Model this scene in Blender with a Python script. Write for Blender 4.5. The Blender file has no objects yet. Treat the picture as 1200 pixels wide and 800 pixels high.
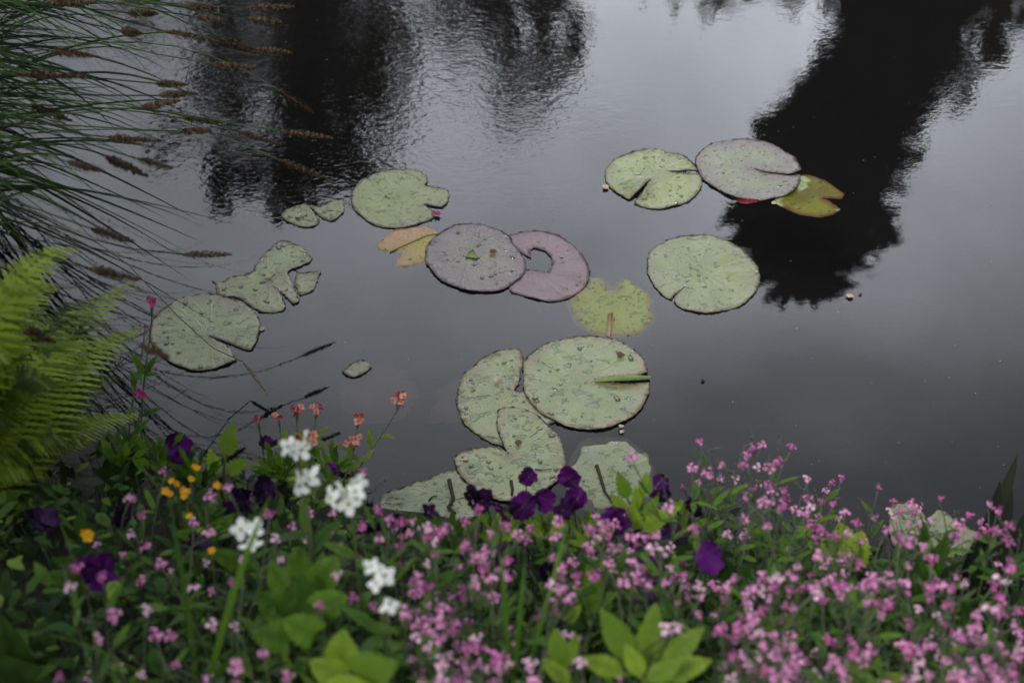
import bpy, math, random
import numpy as np
from mathutils import Vector, Matrix
from mathutils import noise as mnoise
from mathutils.geometry import delaunay_2d_cdt

rnd = random.Random(11)
nrs = np.random.RandomState(5)
SC = bpy.context.scene
COL = SC.collection
PI = math.pi

# ---------------------------------------------------------------- camera model
FPX = 1200 * 50 / 36
CAM = Vector((0, 0, 2.2))
PITCH = math.radians(45)
FWD = Vector((0, math.cos(PITCH), -math.sin(PITCH)))
UPV = Vector((0, math.sin(PITCH), math.cos(PITCH)))

def ray(px, py):
    return FWD + Vector((1, 0, 0)) * ((px - 600) / FPX) + UPV * ((400 - py) / FPX)

def at(px, py, z=0.0):
    r = ray(px, py)
    return CAM + r * ((z - CAM.z) / r.z)

def mirrored(px, py, dist):
    """real place, dist metres ahead, of what the still water shows at a pixel"""
    r = ray(px, py)
    k = dist / r.y
    return Vector((r.x * k, dist, -CAM.z - r.z * k))

def project(p):
    d = Vector(p) - CAM
    w = d.dot(FWD)
    return (600 + FPX * d.x / w, 400 - FPX * d.dot(UPV) / w)

# ---------------------------------------------------------------- terrain
SHORE = [(-40, 9), (-8, 6.2), (-4, 4.3), (-2, 3.25), (-1.5, 2.75), (-1.2, 2.25), (-0.98, 1.97), (-0.7, 1.8), (-0.3, 1.70),
         (0.3, 1.62), (1.0, 1.58), (1.6, 1.62), (3, 2.0), (6, 3.2), (40, 6)]
SX = np.array([p[0] for p in SHORE], float); SY = np.array([p[1] for p in SHORE], float)
SEG_A = np.stack([SX[:-1], SY[:-1]], 1); SEG_B = np.stack([SX[1:], SY[1:]], 1)
FARY = 10.0

def ground_arr(x, y):
    x = np.asarray(x, float); y = np.asarray(y, float)
    sh = np.interp(x, SX, SY)
    P = np.stack([x, y], -1)
    best = np.full(x.shape, 1e9)
    for a, b in zip(SEG_A, SEG_B):
        ab = b - a
        t = np.clip(((P - a) @ ab) / (ab @ ab), 0, 1)
        q = a + t[..., None] * ab
        best = np.minimum(best, np.hypot(P[..., 0] - q[..., 0], P[..., 1] - q[..., 1]))
    d = np.where(y < sh, best, -best)
    far = FARY + 0.5 * np.sin(x * 0.6) + 0.3 * np.sin(x * 1.7 + 1)
    d = np.maximum(d, (y - far) * 0.8)
    up = 0.02 + 0.62 * (1 - np.exp(-np.maximum(d, 0) * 1.35))
    dn = np.maximum(-0.55, d * 0.9)
    z = np.where(d > 0, up, dn + 0.02)
    z = z + 0.012 * np.sin(x * 23 + 1.3 * np.sin(y * 17)) * np.sin(y * 19 + x * 5) + 0.03 * np.sin(x * 3.1) * np.sin(y * 2.7)
    return z

def gz(x, y):
    return float(ground_arr(np.array([x]), np.array([y]))[0])

TT = np.linspace(0.9, 5.5, 900)
def on_bank(px, py, h):
    """point on the pixel's ray that is h above the bank"""
    r = ray(px, py)
    X = r.x * TT; Y = r.y * TT; Z = CAM.z + r.z * TT
    G = ground_arr(X, Y)
    k = int(np.argmax(Z <= np.maximum(G, -0.02) + h))
    return Vector((X[k], Y[k], Z[k]))

# ---------------------------------------------------------------- mesh helpers
class MB:
    def __init__(self):
        self.v = []; self.f = []; self.m = []; self.t = []; self.cur = 0; self.tint = 0.5
    def vert(self, p):
        self.v.append((p[0], p[1], p[2])); self.t.append(self.tint); return len(self.v) - 1
    def face(self, *ids):
        self.f.append(ids); self.m.append(self.cur)
    def build(self, name, mats, parent=None, smooth=True):
        me = bpy.data.meshes.new(name)
        me.from_pydata(self.v, [], self.f)
        if not isinstance(mats, (list, tuple)): mats = [mats]
        for m in mats: me.materials.append(m)
        if len(mats) > 1: me.polygons.foreach_set('material_index', self.m)
        if smooth: me.polygons.foreach_set('use_smooth', [True] * len(self.f))
        a = me.attributes.new('tint', 'FLOAT', 'POINT')
        a.data.foreach_set('value', self.t)
        me.update()
        return link(name, me, parent)

def link(name, data, parent=None):
    o = bpy.data.objects.new(name, data)
    COL.objects.link(o)
    if parent: o.parent = parent
    return o

def tag(o, label=None, cat=None, group=None, kind=None):
    if label: o['label'] = label
    if cat: o['category'] = cat
    if group: o['group'] = group
    if kind: o['kind'] = kind
    return o

def empty(name, loc, rz=0):
    o = bpy.data.objects.new(name, None); COL.objects.link(o)
    o.empty_display_size = 0.02
    o.location = loc; o.rotation_euler = (0, 0, rz)
    return o

def frame_of(d, up=Vector((0, 0, 1))):
    d = Vector(d).normalized()
    s = d.cross(up)
    if s.length < 1e-4: s = d.cross(Vector((1, 0, 0)))
    s.normalize()
    return d, s, s.cross(d).normalized()

def bez(p0, p1, p2, p3, n):
    out = []
    for i in range(n + 1):
        t = i / n; u = 1 - t
        out.append(p0 * (u**3) + p1 * (3*u*u*t) + p2 * (3*u*t*t) + p3 * (t**3))
    return out

def tube(mb, pts, r0, r1, sides=5, cap=True):
    n = len(pts); rings = []
    for i, p in enumerate(pts):
        d = pts[min(i+1, n-1)] - pts[max(i-1, 0)]
        _, s, u = frame_of(d)
        r = r0 + (r1 - r0) * i / max(n - 1, 1)
        rings.append([mb.vert(p + s * (r * math.cos(2*PI*k/sides)) + u * (r * math.sin(2*PI*k/sides))) for k in range(sides)])
    for a, b in zip(rings, rings[1:]):
        for k in range(sides):
            mb.face(a[k], a[(k+1) % sides], b[(k+1) % sides], b[k])
    if cap:
        mb.face(*rings[-1]); mb.face(*rings[0][::-1])

def strip(mb, pts, width, side=None, vee=0.25, prof=None):
    """a grass-like blade along pts: three verts across, a shallow keel"""
    n = len(pts); rows = []
    for i, p in enumerate(pts):
        d = pts[min(i+1, n-1)] - pts[max(i-1, 0)]
        dd, s, u = frame_of(d)
        if side is not None:
            s = (side - dd * side.dot(dd)).normalized(); u = s.cross(dd).normalized()
        t = i / (n - 1)
        w = width * (prof(t) if prof else (min(1, 0.55 + t * 2) * (1 - t**2.2) + 0.02))
        rows.append((mb.vert(p - s * (w/2)), mb.vert(p - u * (w * vee)), mb.vert(p + s * (w/2))))
    for a, b in zip(rows, rows[1:]):
        mb.face(a[0], a[1], b[1], b[0]); mb.face(a[1], a[2], b[2], b[1])

PROFILES = {
    'lance': lambda t: math.sin(PI * min(1, t**0.8))**0.9,
    'ovate': lambda t: (math.sin(PI * t**0.62))**0.85,
    'spoon': lambda t: 0.14 + 0.86 * math.sin(PI * min(1, t**1.55))**0.9 if t < 0.985 else 0.02,
    'heart': lambda t: (1.0 * math.cos((t - 0.22) / 0.78 * PI/2)**0.8 if t > 0.22 else 0.80 + 0.2 * math.sin(t / 0.22 * PI/2)),
}

def leaf(mb, base, d, up, length, width, droop=0.3, shape='lance', n=7, fold=0.22, wave=0.0, serr=0.0, rs=rnd):
    d, s, u = frame_of(d, Vector(up))
    prof = PROFILES[shape]
    p = Vector(base); dirv = d.copy()
    rows = []; ph = rs.uniform(0, 6.28)
    step = length / n
    for i in range(n + 1):
        t = i / n
        w = width * 0.5 * max(prof(t), 0.0)
        uu = s.cross(dirv).normalized()
        if serr and 0 < i < n: w *= 1 + serr * (1 if i % 2 else -1)
        row = []
        for a in (-1, -0.5, 0, 0.5, 1):
            zz = abs(a) * w * fold - (abs(a)**3) * w * fold * 0.9
            zz += wave * width * abs(a) * math.sin(t * 13 + ph + (1.5 if a > 0 else 0)) * 0.25
            back = -0.16 * length * max(0, 1 - t / 0.22) * abs(a) if shape == 'heart' else 0
            t0_ = mb.tint; mb.tint = t0_ * (.45 if a == 0 else (1.0 if i % 2 else .62)); row.append(mb.vert(p + s * (a * w) + uu * zz + dirv * back)); mb.tint = t0_
        rows.append(row)
        p = p + dirv * step
        dirv = (dirv - Vector((0, 0, 1)) * (droop / n)).normalized()
    for a, b in zip(rows, rows[1:]):
        for k in range(4):
            mb.face(a[k], a[k+1], b[k+1], b[k])

def petal(mb, c, d, nrm, length, width, cup=0.25, nl=4, nw=4, ruffle=0.0, base_w=0.25, seed=0):
    d = Vector(d).normalized(); nrm = Vector(nrm).normalized()
    s = d.cross(nrm).normalized()
    rows = []
    for i in range(nl + 1):
        t = i / nl
        w = width * 0.5 * (base_w + (1 - base_w) * math.sin(min(1, t * 1.15 + 0.05) * PI * 0.62))
        if i == nl: w *= 0.62
        row = []
        for k in range(nw + 1):
            a = -1 + 2 * k / nw
            tl = t * (1 - 0.16 * a * a * t)
            zz = cup * length * (t * t * 0.5) + cup * 0.3 * w * abs(a)
            zz += ruffle * length * t * math.sin(a * 4.1 + seed * 2.3 + t * 3)
            row.append(mb.vert(Vector(c) + d * (tl * length) + s * (a * w) + nrm * zz))
        rows.append(row)
    for a, b in zip(rows, rows[1:]):
        for k in range(nw):
            mb.face(a[k], a[k+1], b[k+1], b[k])

# ---------------------------------------------------------------- materials
def new_mat(name):
    m = bpy.data.materials.new(name); m.use_nodes = True
    nt = m.node_tree; nt.nodes.clear()
    out = nt.nodes.new('ShaderNodeOutputMaterial')
    return m, nt, out

def N(nt, t, **kw):
    n = nt.nodes.new(t)
    for k, v in kw.items():
        if k in n.inputs: n.inputs[k].default_value = v
        else: setattr(n, k, v)
    return n

def mixc(nt, fac, a, b, mode='MIX'):
    n = nt.nodes.new('ShaderNodeMix'); n.data_type = 'RGBA'; n.blend_type = mode
    for i, val in ((0, fac), (6, a), (7, b)):
        if hasattr(val, 'is_output'): nt.links.new(val, n.inputs[i])
        elif i == 0: n.inputs[0].default_value = val
        else: n.inputs[i].default_value = (*val, 1) if len(val) == 3 else val
    return n.outputs[2]

def mth(nt, op, a, b=None, c=None, clamp=False):
    n = nt.nodes.new('ShaderNodeMath'); n.operation = op; n.use_clamp = clamp
    for i, val in enumerate((a, b, c)):
        if val is None: continue
        if hasattr(val, 'is_output'): nt.links.new(val, n.inputs[i])
        else: n.inputs[i].default_value = val
    return n.outputs[0]

def smooth(nt, x, lo, hi):
    n = nt.nodes.new('ShaderNodeMapRange'); n.interpolation_type = 'SMOOTHSTEP'
    nt.links.new(x, n.inputs[0]); n.inputs[1].default_value = lo; n.inputs[2].default_value = hi
    return n.outputs[0]

def plant_mat(name, c1, c2, trans=0.3, rough=0.5, spec=0.16, scale=60, c3=None):
    m, nt, out = new_mat(name)
    tint = N(nt, 'ShaderNodeAttribute', attribute_name='tint')
    tc = N(nt, 'ShaderNodeTexCoord')
    noi = N(nt, 'ShaderNodeTexNoise', Scale=scale, Detail=3)
    nt.links.new(tc.outputs['Object'], noi.inputs['Vector'])
    f = mth(nt, 'ADD', mth(nt, 'MULTIPLY', tint.outputs['Fac'], 0.8), mth(nt, 'MULTIPLY', noi.outputs['Fac'], 0.4), clamp=True)
    col = mixc(nt, smooth(nt, f, 0.15, 0.95), c1, c2)
    if c3:
        noi2 = N(nt, 'ShaderNodeTexNoise', Scale=scale * 0.35, Detail=2)
        nt.links.new(tc.outputs['Object'], noi2.inputs['Vector'])
        col = mixc(nt, smooth(nt, noi2.outputs['Fac'], 0.56, 0.72), col, c3)
    bs = N(nt, 'ShaderNodeBsdfPrincipled', Roughness=rough)
    bs.inputs['Specular IOR Level'].default_value = spec
    nt.links.new(col, bs.inputs['Base Color'])
    b = N(nt, 'ShaderNodeBump', Strength=0.25, Distance=0.001)
    nt.links.new(noi.outputs['Fac'], b.inputs['Height']); nt.links.new(b.outputs[0], bs.inputs['Normal'])
    if trans > 0:
        tr = N(nt, 'ShaderNodeBsdfTranslucent')
        nt.links.new(mixc(nt, 0.5, col, (c2[0]*1.3, c2[1]*1.3, c2[2]*0.7)), tr.inputs['Color'])
        mx = N(nt, 'ShaderNodeMixShader', Fac=trans)
        nt.links.new(bs.outputs[0], mx.inputs[1]); nt.links.new(tr.outputs[0], mx.inputs[2])
        nt.links.new(mx.outputs[0], out.inputs[0])
    else:
        nt.links.new(bs.outputs[0], out.inputs[0])
    return m

def pad_mat(name, c_in, c_var, c_edge, c_blot=None, blot=0.4, speck=0.3, edge_w=0.03, rough=0.36, vein=1.0, patch=None, bscale=62.0, spec=0.5):
    """waxy floating leaf: radial veins, wet blotches, brown specks, tinted margin"""
    m, nt, out = new_mat(name)
    L = nt.links
    uv = N(nt, 'ShaderNodeAttribute', attribute_name='pad_co')
    ed = N(nt, 'ShaderNodeAttribute', attribute_name='edge_dist')
    sep = N(nt, 'ShaderNodeSeparateXYZ'); L.new(uv.outputs['Vector'], sep.inputs[0])
    n1 = N(nt, 'ShaderNodeTexNoise', Scale=14.0, Detail=4); L.new(uv.outputs['Vector'], n1.inputs['Vector'])
    n2 = N(nt, 'ShaderNodeTexNoise', Scale=90.0, Detail=4, Roughness=0.65); L.new(uv.outputs['Vector'], n2.inputs['Vector'])
    n0 = N(nt, 'ShaderNodeTexNoise', Scale=24.0, Detail=5, Roughness=0.6); L.new(uv.outputs['Vector'], n0.inputs['Vector'])
    col = mixc(nt, smooth(nt, n1.outputs['Fac'], 0.40, 0.62), c_in, c_var)
    col = mixc(nt, mth(nt, 'MULTIPLY', smooth(nt, n0.outputs['Fac'], 0.48, 0.66), 0.55), col, (c_in[0] * 1.12, c_in[1] * 0.98, c_in[2] * 0.55))
    e = mth(nt, 'ADD', ed.outputs['Fac'], mth(nt, 'MULTIPLY', mth(nt, 'SUBTRACT', n1.outputs['Fac'], 0.5), edge_w * 1.6))
    ef = smooth(nt, e, edge_w, 0.0)
    col = mixc(nt, mth(nt, 'MULTIPLY', ef, 0.85), col, c_edge)
    # veins
    ang = mth(nt, 'ARCTAN2', sep.outputs[1], sep.outputs[0])
    wob = mth(nt, 'MULTIPLY', mth(nt, 'SUBTRACT', n1.outputs['Fac'], 0.5), 0.5)
    ang = mth(nt, 'ADD', ang, wob)
    vs = mth(nt, 'ABSOLUTE', mth(nt, 'SINE', mth(nt, 'MULTIPLY', ang, 9.5)))
    vline = mth(nt, 'MULTIPLY', smooth(nt, vs, 0.34, 0.0), smooth(nt, n1.outputs['Fac'], 0.30, 0.55))
    col = mixc(nt, mth(nt, 'MULTIPLY', vline, 0.22 * vein), col, (c_var[0]*1.5, c_var[1]*1.4, c_var[2]*1.3))
    # mottling
    col = mixc(nt, mth(nt, 'MULTIPLY', smooth(nt, n2.outputs['Fac'], 0.45, 0.75), 0.35), col, (c_in[0]*0.62, c_in[1]*0.62, c_in[2]*0.6))
    if patch:
        n5 = N(nt, 'ShaderNodeTexNoise', Scale=9.0, Detail=5, Roughness=0.6); L.new(uv.outputs['Vector'], n5.inputs['Vector'])
        col = mixc(nt, smooth(nt, n5.outputs['Fac'], 0.47, 0.55), col, patch)
    # wet blotches
    warp = N(nt, 'ShaderNodeTexNoise', Scale=40.0, Detail=2); L.new(uv.outputs['Vector'], warp.inputs['Vector'])
    vm = N(nt, 'ShaderNodeVectorMath', operation='SCALE'); L.new(warp.outputs['Color'], vm.inputs[0]); vm.inputs['Scale'].default_value = 0.02
    va = N(nt, 'ShaderNodeVectorMath', operation='ADD'); L.new(uv.outputs['Vector'], va.inputs[0]); L.new(vm.outputs[0], va.inputs[1])
    mpb = N(nt, 'ShaderNodeMapping'); mpb.inputs['Rotation'].default_value = (0, 0, 0.5); mpb.inputs['Scale'].default_value = (1, 1.55, 1)
    L.new(va.outputs[0], mpb.inputs[0])
    nb = N(nt, 'ShaderNodeTexNoise', Scale=bscale, Detail=1.5, Roughness=0.4); L.new(mpb.outputs[0], nb.inputs['Vector'])
    n3 = N(nt, 'ShaderNodeTexNoise', Scale=13.0, Detail=2); L.new(uv.outputs['Vector'], n3.inputs['Vector'])
    dd = mth(nt, 'SUBTRACT', mth(nt, 'ADD', nb.outputs['Fac'], mth(nt, 'MULTIPLY', mth(nt, 'SUBTRACT', n3.outputs['Fac'], 0.5), 0.35)), 0.765 - 0.26 * blot)
    bl = smooth(nt, dd, -0.006, 0.018)
    cb = c_blot or (c_in[0]*0.42, c_in[1]*0.5, c_in[2]*0.4)
    col = mixc(nt, mth(nt, 'MULTIPLY', bl, 0.72), col, cb)
    ring = mth(nt, 'MULTIPLY', smooth(nt, dd, -0.02, 0.0), smooth(nt, dd, 0.022, 0.004))
    col = mixc(nt, mth(nt, 'MULTIPLY', ring, 0.28), col, (0.035, 0.035, 0.02))
    # brown specks and nibbles
    vo2 = N(nt, 'ShaderNodeTexVoronoi', Scale=120.0); L.new(va.outputs[0], vo2.inputs['Vector'])
    sc2 = N(nt, 'ShaderNodeSeparateColor'); L.new(vo2.outputs['Color'], sc2.inputs[0])
    t2 = mth(nt, 'MULTIPLY', mth(nt, 'SUBTRACT', sc2.outputs[1], 1.0 - speck), 1.1)
    sp = smooth(nt, mth(nt, 'SUBTRACT', t2, vo2.outputs['Distance']), -0.04, 0.04)
    col = mixc(nt, mth(nt, 'MULTIPLY', sp, 0.85), col, (0.05, 0.032, 0.016))
    bs = N(nt, 'ShaderNodeBsdfPrincipled')
    bs.inputs['Specular IOR Level'].default_value = spec
    L.new(col, bs.inputs['Base Color'])
    ro = mth(nt, 'SUBTRACT', rough, mth(nt, 'MULTIPLY', bl, rough * 0.55))
    L.new(ro, bs.inputs['Roughness'])
    h = mth(nt, 'ADD', mth(nt, 'MULTIPLY', vline, 0.35 * vein), mth(nt, 'MULTIPLY', n2.outputs['Fac'], 0.9))
    h = mth(nt, 'ADD', h, mth(nt, 'MULTIPLY', bl, 0.8))
    bu = N(nt, 'ShaderNodeBump', Strength=0.6, Distance=0.0018)
    L.new(h, bu.inputs['Height']); L.new(bu.outputs[0], bs.inputs['Normal'])
    L.new(bs.outputs[0], out.inputs[0])
    return m

def water_mat():
    m, nt, out = new_mat('pond_water'); L = nt.links
    tc = N(nt, 'ShaderNodeTexCoord')
    sep = N(nt, 'ShaderNodeSeparateXYZ'); L.new(tc.outputs['Object'], sep.inputs[0])
    def noise(sx, sy, scale, detail, rough=0.5, w=0.0):
        mp = N(nt, 'ShaderNodeMapping'); mp.inputs['Scale'].default_value = (sx, sy, 1); mp.inputs['Location'].default_value = (w, w * 0.7, w)
        L.new(tc.outputs['Object'], mp.inputs[0])
        n = N(nt, 'ShaderNodeTexNoise', Scale=scale, Detail=detail, Roughness=rough); n.inputs['Distortion'].default_value = 0.5
        L.new(mp.outputs[0], n.inputs['Vector']); return n.outputs['Fac']
    # the breeze ruffles the open water beyond the pads and towards the sedge
    far = smooth(nt, sep.outputs[1], 2.45, 3.1)
    west = smooth(nt, sep.outputs[0], 0.55, -0.15)
    ruffle = mth(nt, 'MULTIPLY', far, west)
    big = smooth(nt, noise(1, 1, 1.3, 2, w=3.0), 0.35, 0.65)
    amp = mth(nt, 'ADD', RIP_BASE, mth(nt, 'MULTIPLY', ruffle, RIP_RUF))
    amp = mth(nt, 'ADD', amp, mth(nt, 'MULTIPLY', far, RIP_FAR))
    amp = mth(nt, 'MULTIPLY', amp, mth(nt, 'ADD', 0.55, mth(nt, 'MULTIPLY', big, 0.7)))
    h = mth(nt, 'ADD', mth(nt, 'MULTIPLY', noise(1, 1.5, 62, 1.5, 0.5), 0.62), mth(nt, 'MULTIPLY', noise(1, 1.3, 22, 1, w=7.0), 0.7))
    h = mth(nt, 'MULTIPLY', h, amp)
    h = mth(nt, 'ADD', h, mth(nt, 'MULTIPLY', noise(1, 1, 2.2, 1, w=1.0), 0.55))
    bu = N(nt, 'ShaderNodeBump', Strength=1.0, Distance=RIP_DIST)
    L.new(h, bu.inputs['Height'])
    fr = N(nt, 'ShaderNodeFresnel', IOR=1.47); L.new(bu.outputs[0], fr.inputs['Normal'])
    gl = N(nt, 'ShaderNodeBsdfGlossy', Roughness=0.0); L.new(bu.outputs[0], gl.inputs['Normal'])
    tr = N(nt, 'ShaderNodeBsdfTransparent'); tr.inputs['Color'].default_value = (0.76, 0.73, 0.71, 1)
    df = N(nt, 'ShaderNodeBsdfDiffuse'); df.inputs['Color'].default_value = (0.010, 0.0095, 0.0105, 1)
    m1 = N(nt, 'ShaderNodeMixShader', Fac=0.33); L.new(tr.outputs[0], m1.inputs[1]); L.new(df.outputs[0], m1.inputs[2])
    m2 = N(nt, 'ShaderNodeMixShader'); L.new(fr.outputs[0], m2.inputs[0]); L.new(m1.outputs[0], m2.inputs[1]); L.new(gl.outputs[0], m2.inputs[2])
    L.new(m2.outputs[0], out.inputs[0])
    return m

RIP_BASE, RIP_RUF, RIP_FAR, RIP_DIST = 0.03, 0.33, 0.11, 0.0011

M = {}
M['water'] = water_mat()
M['pad_green'] = pad_mat('pad_green', (0.1591, 0.1942, 0.0894), (0.1956, 0.2290, 0.1072), (0.1816, 0.1639, 0.1072), blot=0.410, speck=0.210)
M['pad_bright'] = pad_mat('pad_bright', (0.1713, 0.2142, 0.0789), (0.2134, 0.2484, 0.0893), (0.1761, 0.1656, 0.0930), blot=0.450, speck=0.330)
M['pad_wet'] = pad_mat('pad_wet', (0.1774, 0.2147, 0.1013), (0.2147, 0.2534, 0.1165), (0.2032, 0.1628, 0.1013), blot=0.630, speck=0.150, bscale=40.0)
M['pad_spotted'] = pad_mat('pad_spotted', (0.1619, 0.1795, 0.1153), (0.1795, 0.1918, 0.1276), (0.1452, 0.1153, 0.1197), blot=0.360, speck=0.430, edge_w=0.05)
M['pad_purple'] = pad_mat('pad_purple', (0.1485, 0.1408, 0.1089), (0.1440, 0.1197, 0.1089), (0.1305, 0.0898, 0.1008), (0.0873, 0.0722, 0.0738), blot=0.530, bscale=38.0, speck=0.120, edge_w=0.06)
M['pad_mauve'] = pad_mat('pad_mauve', (0.1440, 0.0898, 0.1008), (0.1575, 0.1021, 0.1089), (0.1269, 0.0810, 0.0918), (0.1044, 0.0686, 0.0738), blot=0.05, speck=0.05, edge_w=0.04, vein=0.5)
M['pad_yellow'] = pad_mat('pad_yellow', (0.3168, 0.2924, 0.0840), (0.3344, 0.2666, 0.0840), (0.2904, 0.1892, 0.1092), (0.2464, 0.2580, 0.1176), spec=0.2, blot=0.30, speck=0.30, edge_w=0.05, patch=(0.3520, 0.2236, 0.1260))
M['pad_lime'] = pad_mat('pad_lime', (0.1760, 0.2107, 0.0714), (0.2112, 0.2279, 0.0840), (0.1760, 0.1419, 0.0840), (0.1056, 0.1204, 0.0336), spec=0.2, blot=0.510, speck=0.390, edge_w=0.035)
M['pad_olive'] = pad_mat('pad_olive', (0.125, 0.14, 0.008), (0.085, 0.075, 0.006), (0.105, 0.032, 0.008), (0.05, 0.04, 0.004), spec=0.12, blot=0.3, speck=0.3, edge_w=0.020, patch=(0.26, 0.33, 0.17))
M['pad_sunk'] = pad_mat('pad_sunk', (0.1275, 0.0864, 0.0950), (0.1650, 0.1020, 0.1187), (0.0900, 0.0576, 0.0625), blot=0.1, speck=0.1)
M['pad_ragged'] = pad_mat('pad_ragged', (0.1397, 0.1710, 0.0900), (0.1665, 0.1953, 0.0968), (0.1608, 0.1611, 0.0854), blot=0.530, speck=0.310)
M['rim'] = plant_mat('pad_rim_shade', (0.012, 0.009, 0.008), (0.05, 0.034, 0.03), 0.0, 0.35, 0.5)  # upturned edge, its dark colour also painting the shade and reflection along the waterline
M['pad_red'] = plant_mat('pad_red', (0.11, 0.008, 0.012), (0.20, 0.02, 0.025), 0.2, 0.4)
M['lip'] = plant_mat('pad_lip', (0.16, 0.22, 0.07), (0.22, 0.28, 0.10), 0.15, 0.4)

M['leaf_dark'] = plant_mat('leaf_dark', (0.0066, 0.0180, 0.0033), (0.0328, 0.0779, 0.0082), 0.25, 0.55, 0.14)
M['leaf_mid'] = plant_mat('leaf_mid', (0.0208, 0.0608, 0.0081), (0.1000, 0.1950, 0.0198), 0.3, 0.5, 0.16)
M['leaf_bright'] = plant_mat('leaf_bright', (0.0860, 0.1596, 0.0172), (0.2064, 0.3108, 0.0301), 0.35, 0.5, 0.2)
M['leaf_lime'] = plant_mat('leaf_lime', (0.19, 0.29, 0.03), (0.31, 0.42, 0.05), 0.4, 0.5)
M['fern'] = plant_mat('fern_green', (0.0232, 0.0457, 0.0059), (0.2795, 0.3838, 0.0400), 0.4, 0.55, 0.12)
M['grass'] = plant_mat('sedge_green', (0.0068, 0.0187, 0.0051), (0.0595, 0.1148, 0.0238), 0.12, 0.6, 0.10)
M['stem'] = plant_mat('stem_green', (0.05, 0.085, 0.03), (0.11, 0.15, 0.05), 0.0, 0.5)
M['stem_grey'] = plant_mat('stem_grey', (0.07, 0.085, 0.06), (0.13, 0.15, 0.09), 0.0, 0.6)
M['spike'] = plant_mat('sedge_spike', (0.0255, 0.0170, 0.0102), (0.1700, 0.1148, 0.0680), 0.1, 0.7, 0.1, c3=(0.2890, 0.2210, 0.1360))
M['straw'] = plant_mat('dry_straw', (0.22, 0.17, 0.09), (0.36, 0.28, 0.15), 0.1, 0.7, 0.2)
M['pink'] = plant_mat('pink_petal', (0.48, 0.13, 0.37), (0.82, 0.42, 0.68), 0.3, 0.6, 0.1)
M['pink_pale'] = plant_mat('pink_petal_pale', (0.62, 0.30, 0.50), (0.86, 0.58, 0.76), 0.3, 0.6, 0.1)
M['pink_deep'] = plant_mat('pink_petal_deep', (0.36, 0.07, 0.26), (0.66, 0.22, 0.50), 0.3, 0.6, 0.1)
M['pink_eye'] = plant_mat('pink_eye', (0.22, 0.04, 0.10), (0.42, 0.16, 0.13), 0.0, 0.6, 0.2)
M['bud'] = plant_mat('pink_bud', (0.14, 0.06, 0.085), (0.34, 0.13, 0.23), 0.1, 0.6, 0.2)
M['violet'] = plant_mat('pansy_violet', (0.010, 0.002, 0.018), (0.085, 0.008, 0.125), 0.15, 0.6, 0.1, scale=90, c3=(0.014, 0.002, 0.024))
M['violet_dark'] = plant_mat('pansy_dark', (0.004, 0.0015, 0.007), (0.022, 0.004, 0.036), 0.08, 0.6, 0.1)
M['pansy_eye'] = plant_mat('pansy_eye', (0.05, 0.03, 0.01), (0.14, 0.08, 0.015), 0.0, 0.6, 0.2)
M['white'] = plant_mat('white_petal', (0.70, 0.73, 0.73), (0.88, 0.90, 0.90), 0.35, 0.6, 0.1)
M['coral'] = plant_mat('coral_petal', (0.50, 0.10, 0.09), (0.72, 0.34, 0.27), 0.25, 0.6, 0.2)
M['maroon'] = plant_mat('coral_bud', (0.20, 0.02, 0.03), (0.40, 0.06, 0.07), 0.15, 0.6, 0.2)
M['magenta'] = plant_mat('magenta_petal', (0.22, 0.012, 0.09), (0.46, 0.05, 0.22), 0.25, 0.6, 0.2)
M['calyx'] = plant_mat('dark_calyx', (0.03, 0.010, 0.018), (0.075, 0.02, 0.035), 0.0, 0.6, 0.2)
M['gold'] = plant_mat('gold_petal', (0.5270, 0.2240, 0.0096), (0.6630, 0.3520, 0.0160), 0.25, 0.6, 0.2)
M['iris'] = plant_mat('iris_leaf', (0.003, 0.005, 0.003), (0.010, 0.017, 0.006), 0.04, 0.6, 0.06)
M['debris'] = plant_mat('floating_debris', (0.35, 0.25, 0.14), (0.62, 0.52, 0.38), 0.2, 0.6)
M['twig'] = plant_mat('dead_twig', (0.02, 0.014, 0.01), (0.05, 0.035, 0.024), 0.0, 0.7)
M['bark'] = plant_mat('bark', (0.03, 0.024, 0.018), (0.07, 0.055, 0.042), 0.0, 0.85, 0.2, scale=12)
M['tree_leaf'] = plant_mat('tree_leaf', (0.022, 0.032, 0.010), (0.060, 0.075, 0.025), 0.2, 0.6, 0.3)
M['conifer'] = plant_mat('conifer_leaf', (0.012, 0.02, 0.010), (0.028, 0.042, 0.02), 0.05, 0.7, 0.2)

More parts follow.
